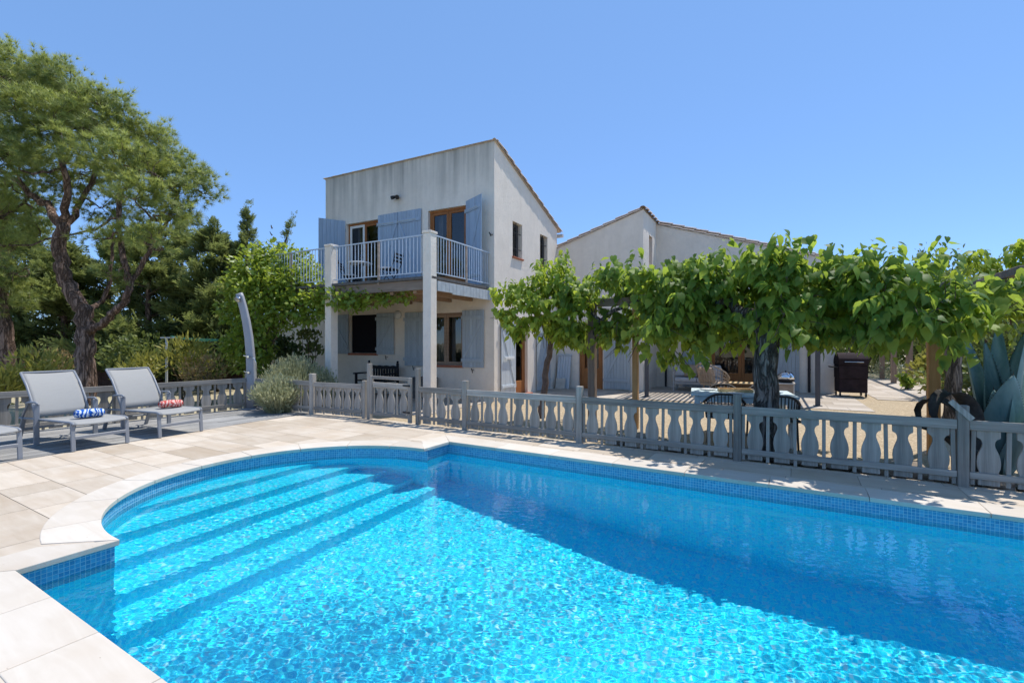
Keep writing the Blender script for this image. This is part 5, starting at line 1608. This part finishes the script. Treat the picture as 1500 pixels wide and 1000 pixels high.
# leafy stub low on the wooden post, and the farther bright tree at the right edge
YF = [(1400, 9.5), (1600, 9.5)]
lb = 'tall bright yellow-green tree rising above the timber beam at the right edge'
t5 = Vector(((1520 - CXP)/FPX*9.8, 9.8, GZ)); trunk_r[lb] = (.10, .06)
mulberry('mulberry_tree', lb, [(1425, 385), (1445, 366), (1470, 372), (1495, 362), (1530, 350), (1600, 360)], [(1425, 430), (1450, 470), (1500, 500), (1600, 520)], YF, (-.7, .8), 260, .15, 'young_leaf', (1430, 1600),
         [t5, t5 + Vector((0, 0, 1)), t5 + Vector((.05, 0, 2.2))], seed=15, barkm='young_bark')

# ---- puffs of small leaves: shrubs, vines, hedges
def puffs(name, parent, centres, radii, n, size, tmpl, mat, base, seed, up=.4, shell=.45, flat=1.0, dirn=None, width=1.0, droop=0.0):
    g = np.random.default_rng(seed); C_ = np.array(centres, float); Rr = np.array(radii, float)
    w_ = Rr**2; w_ /= w_.sum(); k = g.choice(len(C_), n, p=w_)
    v = nrm(g.normal(size=(n, 3))); rad = Rr[k] * (shell + (1 - shell)*g.random(n)**.5) * (1 + .22*np.sin(v[:, 0]*5 + k*1.7)*np.sin(v[:, 2]*6 + k) + .12*g.normal(size=n))
    P = C_[k] + v*rad[:, None]*np.array([1, 1, flat])
    d = v*.7 + UP*up + g.normal(size=(n, 3))*.45 - UP*droop
    nn = v*.6 + UP*.7 + g.normal(size=(n, 3))*.45
    ok = P[:, 2] > GZ + .02
    tint = np.clip(g.normal(.5, .22, n) + .12*np.sin(k*2.3), 0, 1)
    return scatter(name, tmpl, (P - np.array(base))[ok], d[ok], nn[ok], (size*g.uniform(.6, 1.2, n))[ok], M[mat], parent, width, tint=tint[ok])

def P3(px, py, Y): return tuple(at(px, py, Y))

def shrub(name, label, cat, centre, rad, n, size, tmpl, mat, seed, group=None, np_=9, flat=.9, stems=6, spread=.6, up=.5, droop=0.0, stem_mat='twig'):
    g = np.random.default_rng(seed); c = np.array(centre, float); base = Vector((c[0], c[1], GZ))
    root = thing(name, label, cat, base, 0, group)
    cs = [c + nrm(g.normal(size=3))*rad*spread*np.array([1, 1, flat]) for _ in range(np_)]; rs = [rad*g.uniform(.35, .62) for _ in range(np_)]
    puffs('foliage', root, cs, rs, n, size, tmpl, mat, base, seed, up=up, flat=flat, droop=droop)
    mb = MB()
    for i in range(min(stems, np_)):
        e = Vector(cs[i]) - base; limb(mb, [(g.normal()*.05, g.normal()*.05, 0), e*.5 + Vector((g.normal()*.06, g.normal()*.06, .05)), e], .03*rad + .008, .006, 5, .015)
    mb.build('stems', M[stem_mat], root, smooth=True, fix=False)
    return root

# ---- umbrella pine
PY = 11.6
def pine(label, trunk_pts, trunk_rr, limbs, puff, Y0, seed, dens, tuft=.30, group=None, twigs=True, mat='pine_needle'):
    g = np.random.default_rng(seed)
    base = Vector(trunk_pts[0]); base.z = GZ
    root = thing('pine_tree', label, 'tree', base, 0, group)
    mb = MB(); limb(mb, [Vector(p) - base for p in trunk_pts], *trunk_rr, 16, .02); mb.build('trunk', M['pine_bark'], root, smooth=True)
    ends = []
    for pts, ra, rb in limbs:
        mb = MB(); o = limb(mb, [Vector(p) - base for p in pts], ra, rb, 10, .025); ends += [o[len(o)//2], o[-1], o[3*len(o)//4]]
        mb.build('limb', M['pine_bark'], root, smooth=True)
    P = []; D = []; br = MB(); tints = []
    for i, (x, y, r_, dy) in enumerate(puff):
        c = at(x, y, Y0 + dy); rm = r_*(Y0 + dy)/FPX
        ca = np.array(c - base)
        n = int(dens * rm**2)
        # twiglets: tufts gather at the ends of sub branches
        nb = max(6, int(n/13)); bd = nrm(g.normal(size=(nb, 3)) + np.array([0, -.1, .42]))
        bl = rm * (.55 + .5*g.random(nb)**.6); bp = ca + bd*bl[:, None]*np.array([1, 1, .82])
        k = g.integers(0, nb, n)
        off = g.normal(size=(n, 3))*.140*np.array([1, 1, .8]) * (tuft/.21)
        p = bp[k] + off; P.append(p)
        D.append(bd[k]*.75 + nrm(off)*.7 + UP*(.35 + .55*(bd[k][:, 2:3] > .2)) + g.normal(size=(n, 3))*.25)
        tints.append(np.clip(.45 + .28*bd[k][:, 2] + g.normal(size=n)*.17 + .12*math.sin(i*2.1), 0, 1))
        if twigs:
            near = min(ends, key=lambda e: (e - Vector(ca)).length); m_ = (near + Vector(ca))/2 + Vector(g.normal(size=3)*.18)
            limb(br, [near, m_, Vector(ca)], .035, .014, 5, .03)
            for j in range(0, nb, 2): br.tube([ca, ca + (bp[j] - ca)*.55 + g.normal(size=3)*.05, bp[j]], [.012, .009, .005], 4, cap=False)
    P = np.concatenate(P); D = np.concatenate(D)
    n = g.normal(size=P.shape)
    scatter('crown', NT, P, D, n, tuft*g.uniform(.75, 1.2, len(P)), M[mat], root, tint=np.concatenate(tints))
    if twigs: br.build('branches', M['pine_bark'], root, fix=False)
    return root
T = lambda px, py, dy=0: at(px, py, PY + dy)
pg0 = T(126, 575); pg0.z = GZ
pine_puffs = [(8, 112, 40, 0), (50, 122, 38, .5), (100, 128, 38, .2), (146, 155, 34, -.3), (-50, 130, 62, .5), (24, 165, 40, -1.0), (78, 178, 40, -1.0), (130, 196, 38, -.6), (178, 192, 36, .2),
              (216, 216, 34, .4), (254, 236, 30, .2), (280, 262, 25, 0), (297, 284, 17, 0), (172, 238, 36, -1.2), (222, 256, 34, -.8), (260, 284, 28, -.5), (240, 312, 30, -1.0), (198, 292, 32, -1.6), (272, 318, 20, -.2),
              (-30, 215, 60, -.8), (12, 228, 36, -1.4), (58, 240, 34, .8), (118, 255, 34, 1.0), (150, 305, 28, .8), (40, 288, 28, 1.4), (-10, 320, 40, 0), (204, 335, 26, .6), (246, 345, 18, .3),
              (160, 350, 22, -.8), (222, 350, 24, -1.6), (60, 345, 20, 1.0), (126, 160, 40, 1.6), (64, 160, 42, 1.8), (195, 250, 36, 1.6), (5, 362, 26, -1.5), (168, 402, 15, -.6), (110, 215, 26, -1.4), (5, 195, 36, .8), (235, 200, 18, 1.0), (20, 92, 20, .4), (80, 100, 18, .6)]
pine('large spreading pine with a twisted forked trunk behind the loungers',
     [pg0, T(124, 530), T(124, 490), T(121, 455), T(103, 425), T(92, 395), T(86, 360), T(92, 330)], (.215, .13),
     [([T(124, 487), T(138, 480, -.1), T(160, 466, -.3), T(182, 440, -.5), T(186, 400, -.5), T(176, 350, -.3), T(178, 280, 0), T(205, 240, .2)], .105, .045),
      ([T(92, 332), T(72, 305, .2), T(45, 285, .4), T(10, 255, .6), T(-40, 225, .6)], .11, .04), ([T(92, 332), T(98, 285, -.3), T(88, 220, -.6), T(78, 160, -.4)], .10, .035),
      ([T(94, 335), T(115, 300, .6), T(140, 250, .9), T(150, 190, .8)], .09, .03), ([T(182, 440, -.5), T(205, 390, -.4), T(235, 340, -.4), T(262, 290, -.2)], .07, .03), ([T(121, 455), T(140, 448, .8), T(160, 415, 1.0), T(165, 350, 1.0)], .08, .03)],
     pine_puffs, PY, 41, 640, .225)
PB = 14.2; TB = lambda px, py, dy=0: at(px, py, PB + dy)
q0 = TB(8, 570); q0.z = GZ
pine('second pine cut by the left edge of the photo, with a straight dark trunk', [q0, TB(10, 500), TB(2, 430), TB(8, 360), TB(0, 280)], (.22, .12),
     [([TB(8, 380), TB(30, 350), TB(60, 320)], .07, .03), ([TB(6, 350), TB(-30, 310), TB(-60, 270)], .07, .03), ([TB(2, 430), TB(24, 405), TB(40, 392)], .05, .02)],
     [(20, 345, 30, 0), (45, 330, 26, .3), (-20, 330, 50, 0), (5, 300, 40, 0), (60, 355, 20, -.3), (18, 400, 24, -.5), (-10, 420, 34, -.5), (42, 430, 20, .2), (12, 450, 20, .4)], PB, 43, 360, .25)

# ---- tall dark conifers behind
def conifer(label, px, ytop, hwpx, Y0, seed, n, group='dark conifers behind the deck', lean=0.0, spire=False):
    g = np.random.default_rng(seed); base = Vector(((px - CXP)/FPX*Y0, Y0, GZ)); H = HCAM + (HYP - ytop)/FPX*Y0 - GZ; Rm = hwpx*Y0/FPX
    root = thing('conifer_tree', label, 'tree', base, 0, group)
    h = g.random(n)**1.15; a = g.uniform(0, 2*pi, n)
    # boughs: clumped in angle and height
    nb = 60; bh = np.sort(g.random(nb)**1.1); ba = g.uniform(0, 2*pi, nb); bl = g.uniform(.7, 1.2, nb); k = g.integers(0, nb, n)
    t = g.random(n)**.65
    prof = Rm*1.2*np.clip(1 - bh, .015, 1)**(1.0 if spire else .62)*bl
    rr_ = prof[k]*(.15 + .85*t); aa = ba[k] + g.normal(size=n)*.16/(.3 + t)
    z = bh[k]*H*.97 + rr_*.42 + g.normal(size=n)*.07 - .2*(rr_/np.maximum(prof[k], .1))
    P = np.stack([np.cos(aa)*rr_ + lean*(z/H)**2, np.sin(aa)*rr_, np.clip(z, .15, H*1.02)], -1) + g.normal(size=(n, 3))*.05
    tip = int(n*.035); zt = H*(1.02 - .20*g.random(tip)); P[:tip] = np.stack([g.normal(size=tip)*.07 + lean*(zt/H)**2, g.normal(size=tip)*.07, zt], -1)
    D = np.stack([np.cos(aa), np.sin(aa), np.full(n, .62)], -1) + g.normal(size=(n, 3))*.3; D[:tip, 2] += 1.5
    N = np.stack([np.cos(aa)*.5, np.sin(aa)*.5, np.ones(n)], -1) + g.normal(size=(n, 3))*.4
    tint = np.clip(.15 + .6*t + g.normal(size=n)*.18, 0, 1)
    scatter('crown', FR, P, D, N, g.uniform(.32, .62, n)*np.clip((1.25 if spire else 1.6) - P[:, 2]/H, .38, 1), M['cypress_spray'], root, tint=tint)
    mb = MB(); limb(mb, [(0, 0, 0), (.03, 0, H*.5), (lean*.8, 0, H*.93)], .11 + .01*H, .02, 8, .02); mb.build('trunk', M['pine_bark'], root, smooth=True, fix=False)
    mb = MB()
    for i in range(nb):
        e = np.array([math.cos(ba[i])*prof[i]*.85, math.sin(ba[i])*prof[i]*.85, bh[i]*H*.97 + prof[i]*.3]); mb.tube([(0.02, 0, max(.1, bh[i]*H*.95)), e*.5 + np.array([0, 0, bh[i]*H*.475]), e], [.03, .02, .008], 4, cap=False)
    mb.build('boughs', M['twig'], root, fix=False)
    return root
for a in [('tall pointed conifer nearest the house, its tip above the balcony vine', 362, 303, 70, 17.0, 51, 3400, 'dark conifers behind the deck', 0.0, True), ('conifer with a bent side leader, just left of the house', 398, 318, 44, 18.2, 52, 1800, 'dark conifers behind the deck', .8, True),
          ('dense conifer standing left of the pointed one', 312, 330, 68, 16.6, 53, 3600), ('dark conifer right of the pine crown with a ragged top', 266, 334, 72, 17.4, 54, 3600),
          ('broad dark conifer behind the clothes line post', 216, 338, 78, 16.4, 55, 4000), ('shaded conifer right behind the forked pine trunk', 158, 345, 76, 17.6, 56, 3600),
          ('shaded conifer left behind the forked pine trunk', 92, 352, 78, 17.0, 57, 3600), ('shaded conifer at the far left between the two pine trunks', 34, 345, 78, 17.8, 58, 3600), ('shaded conifer cut by the left edge of the photo', -40, 345, 84, 17.4, 59, 3000)]:
    conifer(*a)
# low skirt of hedge in front of the conifers
shrub('hedge_shrub', 'rounded dark shrub below the conifers, left of the clothes line post', 'shrub', P3(205, 525, 14.6), .95, 1500, .14, LS, 'hedge_leaf', 61)
shrub('hedge_shrub', 'dark shrub below the conifers, between the clothes line post and the shower', 'shrub', P3(318, 528, 14.8), .85, 1300, .14, LS, 'dark_shrub', 62)
shrub('oleander', 'tall yellow-green shrub right of the clothes line post', 'shrub', P3(268, 528, 12.2), .62, 700, .20, LL, 'yellow_leaf', 63, up=.9, np_=12)
shrub('oleander', 'yellow-green shrub left of the clothes line post, behind the deck fence', 'shrub', P3(205, 545, 11.9), .52, 520, .20, LL, 'yellow_leaf', 64, up=.9, np_=11)
shrub('dry_shrub', 'brown half dry shrub behind the deck fence, close to the shower', 'shrub', P3(300, 545, 11.6), .48, 560, .13, LL, 'dry_leaf', 65, up=.7, np_=10)
shrub('oleander', 'yellow-green shrub behind the left lounger', 'shrub', P3(48, 545, 9.6), .58, 640, .20, LL, 'yellow_leaf', 66, up=.9, np_=12)
shrub('oleander', 'low yellow-green shrub at the left edge, behind the deck fence', 'shrub', P3(4, 560, 9.0), .45, 520, .19, LL, 'yellow_leaf', 67, up=.9, np_=11)
shrub('dry_shrub', 'bare brownish shrub beside the forked pine trunk', 'shrub', P3(70, 535, 12.4), .55, 480, .11, LL, 'dry_leaf', 68, up=.8, np_=10)
shrub('dark_shrub', 'dark green shrub against the low annexe wall', 'shrub', P3(412, 518, 13.6), .55, 800, .13, LS, 'dark_shrub', 69)
shrub('dark_shrub', 'slender dark plant growing up the low wall beside the left balcony pillar', 'shrub', P3(456, 505, 13.4), .33, 240, .14, LS, 'hedge_leaf', 70, np_=8, spread=1.1, up=.8)

# ---- vine on the balcony
vb = at(374, 560, 12.7); vb.z = GZ
vine = thing('climbing_vine', 'bright green vine climbing the left end of the balcony and along its edge', 'vine', vb, 0)
vc = [(372, 392, 30, 12.6), (402, 384, 28, 12.8), (436, 388, 26, 13.0), (352, 418, 26, 12.5), (388, 425, 36, 12.4), (425, 420, 30, 12.5), (448, 412, 24, 12.6), (345, 455, 24, 12.5), (378, 462, 34, 12.4), (412, 458, 26, 12.4),
      (440, 448, 24, 12.2), (466, 440, 20, 12.0), (362, 500, 26, 12.5), (345, 505, 20, 12.6), (385, 510, 18, 12.5), (372, 535, 22, 12.6), (480, 432, 16, 11.8), (496, 436, 15, 11.6), (514, 440, 15, 11.5), (530, 436, 14, 11.4), (548, 435, 14, 11.3), (566, 433, 13, 11.2), (582, 432, 11, 11.1), (598, 434, 9, 11.0), (456, 462, 14, 12.1), (478, 455, 12, 11.9)]
puffs('foliage', vine, [P3(x, y, Y) for x, y, r_, Y in vc], [r_*Y/FPX for x, y, r_, Y in vc], 9500, .135, LS, 'vine_leaf', vb, 71, up=.1, shell=.3, droop=.25)
for pts, a_, b_ in (([(374, 560, 12.7), (384, 510, 12.6), (396, 480, 12.5), (405, 460, 12.4), (440, 445, 12.2), (500, 436, 11.6), (580, 432, 11.1)], .035, .01), ([(385, 508, 12.6), (402, 498, 12.5), (405, 484, 12.5), (393, 470, 12.5), (392, 440, 12.5), (380, 400, 12.6)], .028, .012), ([(384, 512, 12.6), (398, 505, 12.5), (412, 482, 12.4), (418, 462, 12.4), (430, 410, 12.6)], .022, .01)):
    mb = MB(); limb(mb, [at(*p) - vb for p in pts], a_, b_, 6, .02); mb.build('stem', M['twig'], vine, smooth=True, fix=False)

# ---- lavender clumps at the corner of the fence
def lavender(label, c, rx, h, n, seed):
    g = np.random.default_rng(seed); root = thing('lavender_bush', label, 'shrub', c, 0, 'lavender at the fence corner')
    a = g.uniform(0, 2*pi, n); r_ = np.sqrt(g.random(n))*rx; lean = r_/rx
    b = np.stack([np.cos(a)*r_*.35, np.sin(a)*r_*.35, np.zeros(n)], -1)
    hh = h*(1 - .45*lean**2)*g.uniform(.75, 1.08, n)
    e = np.stack([np.cos(a)*r_*1.05, np.sin(a)*r_*1.05, hh], -1) + g.normal(size=(n, 3))*.03
    d = e - b; L = np.linalg.norm(d, axis=1)
    s_ = nrm(np.cross(d, g.normal(size=(n, 3))))*.004
    m = b + d*.5 + UP*.05*h
    V = np.stack([b - s_, b + s_, m + s_, m - s_, e + s_*.8, e - s_*.8], 1).reshape(-1, 3)
    F_ = (np.array([[0, 1, 2, 3], [3, 2, 4, 5]])[None] + (np.arange(n)*6)[:, None, None]).reshape(-1, 4)
    np_mesh('stalks', V, F_, np.repeat(g.random(n), 2), M['lavender_stem'], root)
    # narrow leaves below, flower heads at the tips
    k = g.integers(0, n, n*3); t = g.random(n*3)*.8
    p = b[k] + (m[k] - b[k])*t[:, None]*1.6
    scatter('leaves', LL, p, d[k]/L[k][:, None] + g.normal(size=(n*3, 3))*.55, g.normal(size=(n*3, 3)), g.uniform(.06, .12, n*3), M['lavender_stem'], root, 1.1)
    k = np.arange(n); 
    scatter('flower_heads', LL, e - d/L[:, None]*.03, d + g.normal(size=(n, 3))*.1, g.normal(size=(n, 3)), g.uniform(.05, .085, n), M['lavender_stem'], root, 1.6)
    return root
c = ground_at(408, 603.5, 0); c.z = -.01
lavender('low silvery lavender clump on the pool side of the fence corner', c, .50, .72, 1300, 81)
c = at(432, 560, 11.0); c.z = GZ
lavender('tall silvery lavender clump just inside the fence corner', c, .72, 1.16, 1900, 82)
c = at(478, 560, 11.2); c.z = GZ
lavender('small grey-green lavender tuft at the foot of the left balcony pillar', c, .28, .85, 320, 83)

# ---- blue agave behind the fence
AG = Vector((5.55, 5.45, GZ))
ag = thing('agave', 'huge blue-green agave with broad pointed leaves at the right edge behind the fence', 'agave', AG, 0)
def agave_leaf(az, el, L, W, curve, name='leaf', mat='agave', thick=.05, root_=None, off=.05, seed=0, wave=.0, curl=0.0):
    n, m = 18, 9; vs = []; fs = []
    p = Vector((math.cos(az)*off, math.sin(az)*off, .02)); e = el
    hd = Vector((math.cos(az), math.sin(az), 0)); sd = Vector((-math.sin(az), math.cos(az), 0))
    for i in range(n + 1):
        t = i/n; w_ = W*(.72 + .55*math.sin(min(1, t*1.35)*pi*.62)) * (1 - t**2.6)**.85 if t < 1 else .0
        w_ = max(w_, .006); th_ = thick*(1 - .85*t)
        d = hd*math.cos(e) + Vector((0, 0, 1))*math.sin(e); nn = -hd*math.sin(e) + Vector((0, 0, 1))*math.cos(e)
        ring = []
        for j in range(m):
            u = 2*j/(m - 1) - 1; ring.append(p + sd*(u*w_/2) + nn*(abs(u)**1.8*w_*.20 + wave*math.sin(t*14 + u*2)*abs(u)))
        for j in range(m - 1, -1, -1):
            u = 2*j/(m - 1) - 1; ring.append(p + sd*(u*w_/2*.98) + nn*(abs(u)**1.8*w_*.20 - th_*(1 - u*u)**.5 - .004 + wave*math.sin(t*14 + u*2)*abs(u)))
        vs += ring; p = p + d*(L/n); e -= curve/n*(1 + curl*t*t)
    k = 2*m
    for i in range(n):
        for j in range(k): fs.append((i*k + j, i*k + (j+1) % k, (i+1)*k + (j+1) % k, (i+1)*k + j))
    fs += [tuple(range(k - 1, -1, -1)), tuple(range(n*k, n*k + k))]
    mb = MB(); mb.cur = np.random.default_rng(seed).random(); mb.add(vs, fs)
    o = mb.build(name, M[mat], root_ if root_ is not None else ag, smooth=True)
    if mat == 'agave':
        sp = MB(); V_ = mb.v; cc = [Vector(V_[i*k + (m - 1)//2]) for i in range(n + 1)]
        for i in range(1, n):
            for j in (0, m - 1):
                for q in (0.0, .5):
                    a = Vector(V_[i*k + j]).lerp(Vector(V_[(i+1)*k + j]), q) if i < n - 1 else Vector(V_[i*k + j])
                    out_ = (a - cc[i]).normalized(); up_ = (cc[i+1] - cc[i]).normalized()
                    b0 = a - up_*.006; b1 = a + up_*.006; sp.add([b0, b1, a + out_*.014 + up_*.006, a - out_*.004 + Vector((0, 0, .003))], [(0, 1, 2), (0, 2, 3), (1, 3, 2)])
        tip = Vector(V_[n*k]); up_ = (cc[n] - cc[n-1]).normalized()
        sp.tube([tip - up_*.02, tip + up_*.045], [.007, .001], 6)
        sp.build('spines', M['agave_spine'], o, fix=False)
    return o
for i, (az, el, L, W, cv) in enumerate([(R(205), R(89), .95, .28, .1), (R(330), R(85), 1.68, .42, .06), (R(250), R(82), 1.15, .36, .1), (R(290), R(66), 1.25, .36, .2), (R(345), R(56), 1.45, .32, .3), (R(20), R(66), 1.6, .28, .3), (R(38), R(62), 1.6, .28, .4),
                                        (R(100), R(88), 1.5, .28, .05), (R(10), R(50), 1.3, .26, .4), (R(105), R(82), 1.7, .26, .1), (R(45), R(84), 1.75, .22, .05)]):
    agave_leaf(az, el, L, W, cv, seed=i)
AD = Vector((5.26, 5.40, GZ))
ad = thing('withered_agave', 'withered dark agave with a coiled dead leaf behind the fence post', 'agave', AD, 0)
agave_leaf(R(195), R(97), 1.78, .17, 1.0, mat='agave_dead', thick=.03, root_=ad, seed=5, wave=.015, curl=17, name='coiled_leaf')
agave_leaf(R(100), R(92), 1.5, .15, 1.0, mat='agave_dead', thick=.03, root_=ad, seed=6, wave=.015, curl=14, name='coiled_leaf')
agave_leaf(R(230), R(82), .9, .15, 2.6, mat='agave_dead', thick=.03, root_=ad, seed=7, wave=.02, name='leaf')
agave_leaf(R(120), R(75), .95, .16, 1.6, mat='agave_dead', thick=.03, root_=ad, seed=8, wave=.02, name='leaf')
mb = MB(); mb.lathe([(.10, -.02), (.15, .08), (.13, .30), (.08, .42), (.001, .45)], 12); mb.build('stump', M['agave_dead'], ad, smooth=True)

# ---- rocks along the foot of the fence
rk = np.random.default_rng(91)
for i in range(26):
    u = -2.2 + i*.2 + rk.normal()*.05; v_ = 6.62 + rk.random()*.35
    bm = bmesh.new(); bmesh.ops.create_icosphere(bm, subdivisions=2, radius=1.0)
    ph = rk.uniform(0, 6, 6); s_ = rk.uniform(.07, .15)
    for q in bm.verts:
        c_ = q.co; f = 1 + .22*math.sin(3*c_.x + ph[0]) + .18*math.sin(4*c_.y + ph[1]) + .16*math.sin(5*c_.z + ph[2]); q.co = Vector((c_.x*f*1.3, c_.y*f, c_.z*f*.75))*s_
    me = bpy.data.meshes.new('rock'); bm.to_mesh(me); bm.free()
    o = link_mesh('rock', me, M['rock'], None); o.location = uv(u, v_, GZ + s_*.45); o.rotation_euler = (0, 0, rk.uniform(0, 6))
    tag(o, 'rough grey-brown stone in the row along the foot of the baluster fence', 'rock', 'stones along the fence')

# ---- greenery beyond the gravel on the right
shrub('olive_tree', 'grey-green olive tree beyond the barbecue, at the corner of the house', 'tree', P3(1262, 470, 22), 2.3, 3200, .20, LS, 'hedge_leaf', 101, np_=14, flat=.8)
shrub('hedge_tree', 'dark leafy tree behind the brown posts of the carport', 'tree', P3(1338, 462, 24), 2.5, 3200, .22, LS, 'hedge_leaf', 102, np_=14, flat=.8)
shrub('hedge_tree', 'leafy tree behind the wooden post at the right', 'tree', P3(1418, 465, 19), 2.1, 3000, .20, LS, 'hedge_leaf', 103, np_=14, flat=.85)
shrub('hedge_tree', 'leafy tree at the right edge behind the agave', 'tree', P3(1490, 470, 16), 1.9, 2600, .18, LS, 'hedge_leaf', 104, np_=14, flat=.9)
shrub('garden_shrub', 'bright yellow-green shrub beside the gravel, right of the carport posts', 'shrub', P3(1378, 548, 12.6), .62, 900, .13, LS, 'yellow_leaf', 105)
shrub('garden_shrub', 'leafy green shrub behind the agave and the brown post', 'shrub', P3(1432, 545, 9.3), .75, 1100, .13, LS, 'hedge_leaf', 106)
shrub('garden_shrub', 'low grey-green shrub at the foot of the first carport post', 'shrub', P3(1308, 546, 19.5), .75, 800, .14, LL, 'lavender_stem', 107, up=1.0)
shrub('garden_shrub', 'low grey-green shrub between the barbecue and the carport', 'shrub', P3(1275, 545, 24), .9, 900, .16, LL, 'lavender_stem', 108, up=1.0)
shrub('garden_shrub', 'round succulent shrub at the foot of the third carport post', 'shrub', P3(1330, 556, 15.3), .22, 160, .16, LS, 'mulberry_leaf', 109, np_=5)
shrub('garden_shrub', 'dark shrub at the right edge behind the big agave', 'shrub', P3(1495, 560, 8.2), .8, 1000, .13, LS, 'dark_shrub', 110)
shrub('hedge_tree', 'distant dark tree behind the right end of the wing roof', 'tree', P3(1380, 440, 32), 3.4, 2600, .30, LS, 'dark_shrub', 111, np_=14)

for i, (px_, py_, Y_, r_) in enumerate([(1235, 500, 26, 2.2), (1290, 505, 28, 2.4), (1350, 505, 27, 2.4), (1400, 500, 23, 2.1), (1455, 495, 20, 2.0), (1520, 490, 18, 2.0)]):
    shrub('hedge_shrub', ['round hedge bush far behind the barbecue', 'round hedge bush far behind the first carport post', 'round hedge bush far behind the third carport post', 'hedge bush behind the single brown post',
          'hedge bush behind the tall agave leaves', 'hedge bush at the right edge, farthest from the house'][i], 'shrub', P3(px_, py_, Y_), r_, 2200, .24, LS, 'hedge_leaf', 130 + i, 'hedge beyond the gravel', np_=12, flat=.85)
# ------------------------------------------------------------------ light, sky, camera
SUN_EL = R(66.5)
SDIR = Vector((.784, .616, 0)).normalized()
SUN = Vector((SDIR.x * math.cos(SUN_EL), SDIR.y * math.cos(SUN_EL), math.sin(SUN_EL)))
ld = bpy.data.lights.new('sun', 'SUN'); ld.energy = 2.2; ld.angle = R(.53); ld.color = (1, .955, .89)
lo_ = bpy.data.objects.new('sun', ld); COL.objects.link(lo_); lo_.location = SUN * 60
lo_.rotation_euler = (-SUN).to_track_quat('-Z', 'Y').to_euler()
ld.cycles.is_caustics_light = True
w = bpy.data.worlds.new('World'); sc.world = w; w.use_nodes = True
nt = w.node_tree; nt.nodes.clear()
sky = nt.nodes.new('ShaderNodeTexSky'); sky.sky_type = 'NISHITA'; sky.sun_disc = False
sky.sun_elevation = SUN_EL; sky.sun_rotation = math.atan2(SDIR.x, SDIR.y)
sky.air_density = 1.0; sky.dust_density = 0; sky.ozone_density = 6; sky.altitude = 4000
bg = nt.nodes.new('ShaderNodeBackground'); bg.inputs[1].default_value = .15
ow = nt.nodes.new('ShaderNodeOutputWorld')
mx = nt.nodes.new('ShaderNodeMix'); mx.data_type = 'RGBA'; mx.inputs[0].default_value = .66
k_ = .15 * 2 ** EXPOSURE
mx.inputs[7].default_value = (.195 / k_, .387 / k_, .745 / k_, 1)
nt.links.new(sky.outputs[0], mx.inputs[6]); nt.links.new(mx.outputs[2], bg.inputs[0]); nt.links.new(bg.outputs[0], ow.inputs[0])

cd = bpy.data.cameras.new('camera'); cam = bpy.data.objects.new('camera', cd); COL.objects.link(cam)
cam.location = (0, 0, HCAM); cam.rotation_euler = (R(90), 0, 0)
cd.sensor_width = 36; cd.lens = FPX / 1500 * 36
cd.shift_y = (HYP - 500) / 1500
cd.clip_start = .05; cd.clip_end = 2000
sc.camera = cam
sc.view_settings.view_transform = 'Standard'; sc.view_settings.look = 'None'
sc.view_settings.gamma = 1; sc.view_settings.use_curve_mapping = False
sc.view_settings.exposure = EXPOSURE
c_ = sc.cycles
c_.use_denoising = True; c_.denoiser = 'OPENIMAGEDENOISE'
c_.max_bounces = 12; c_.diffuse_bounces = 6; c_.glossy_bounces = 4; c_.transmission_bounces = 8; c_.transparent_max_bounces = 12
c_.caustics_refractive = True; c_.caustics_reflective = False; c_.blur_glossy = .5
c_.sample_clamp_indirect = 6.0
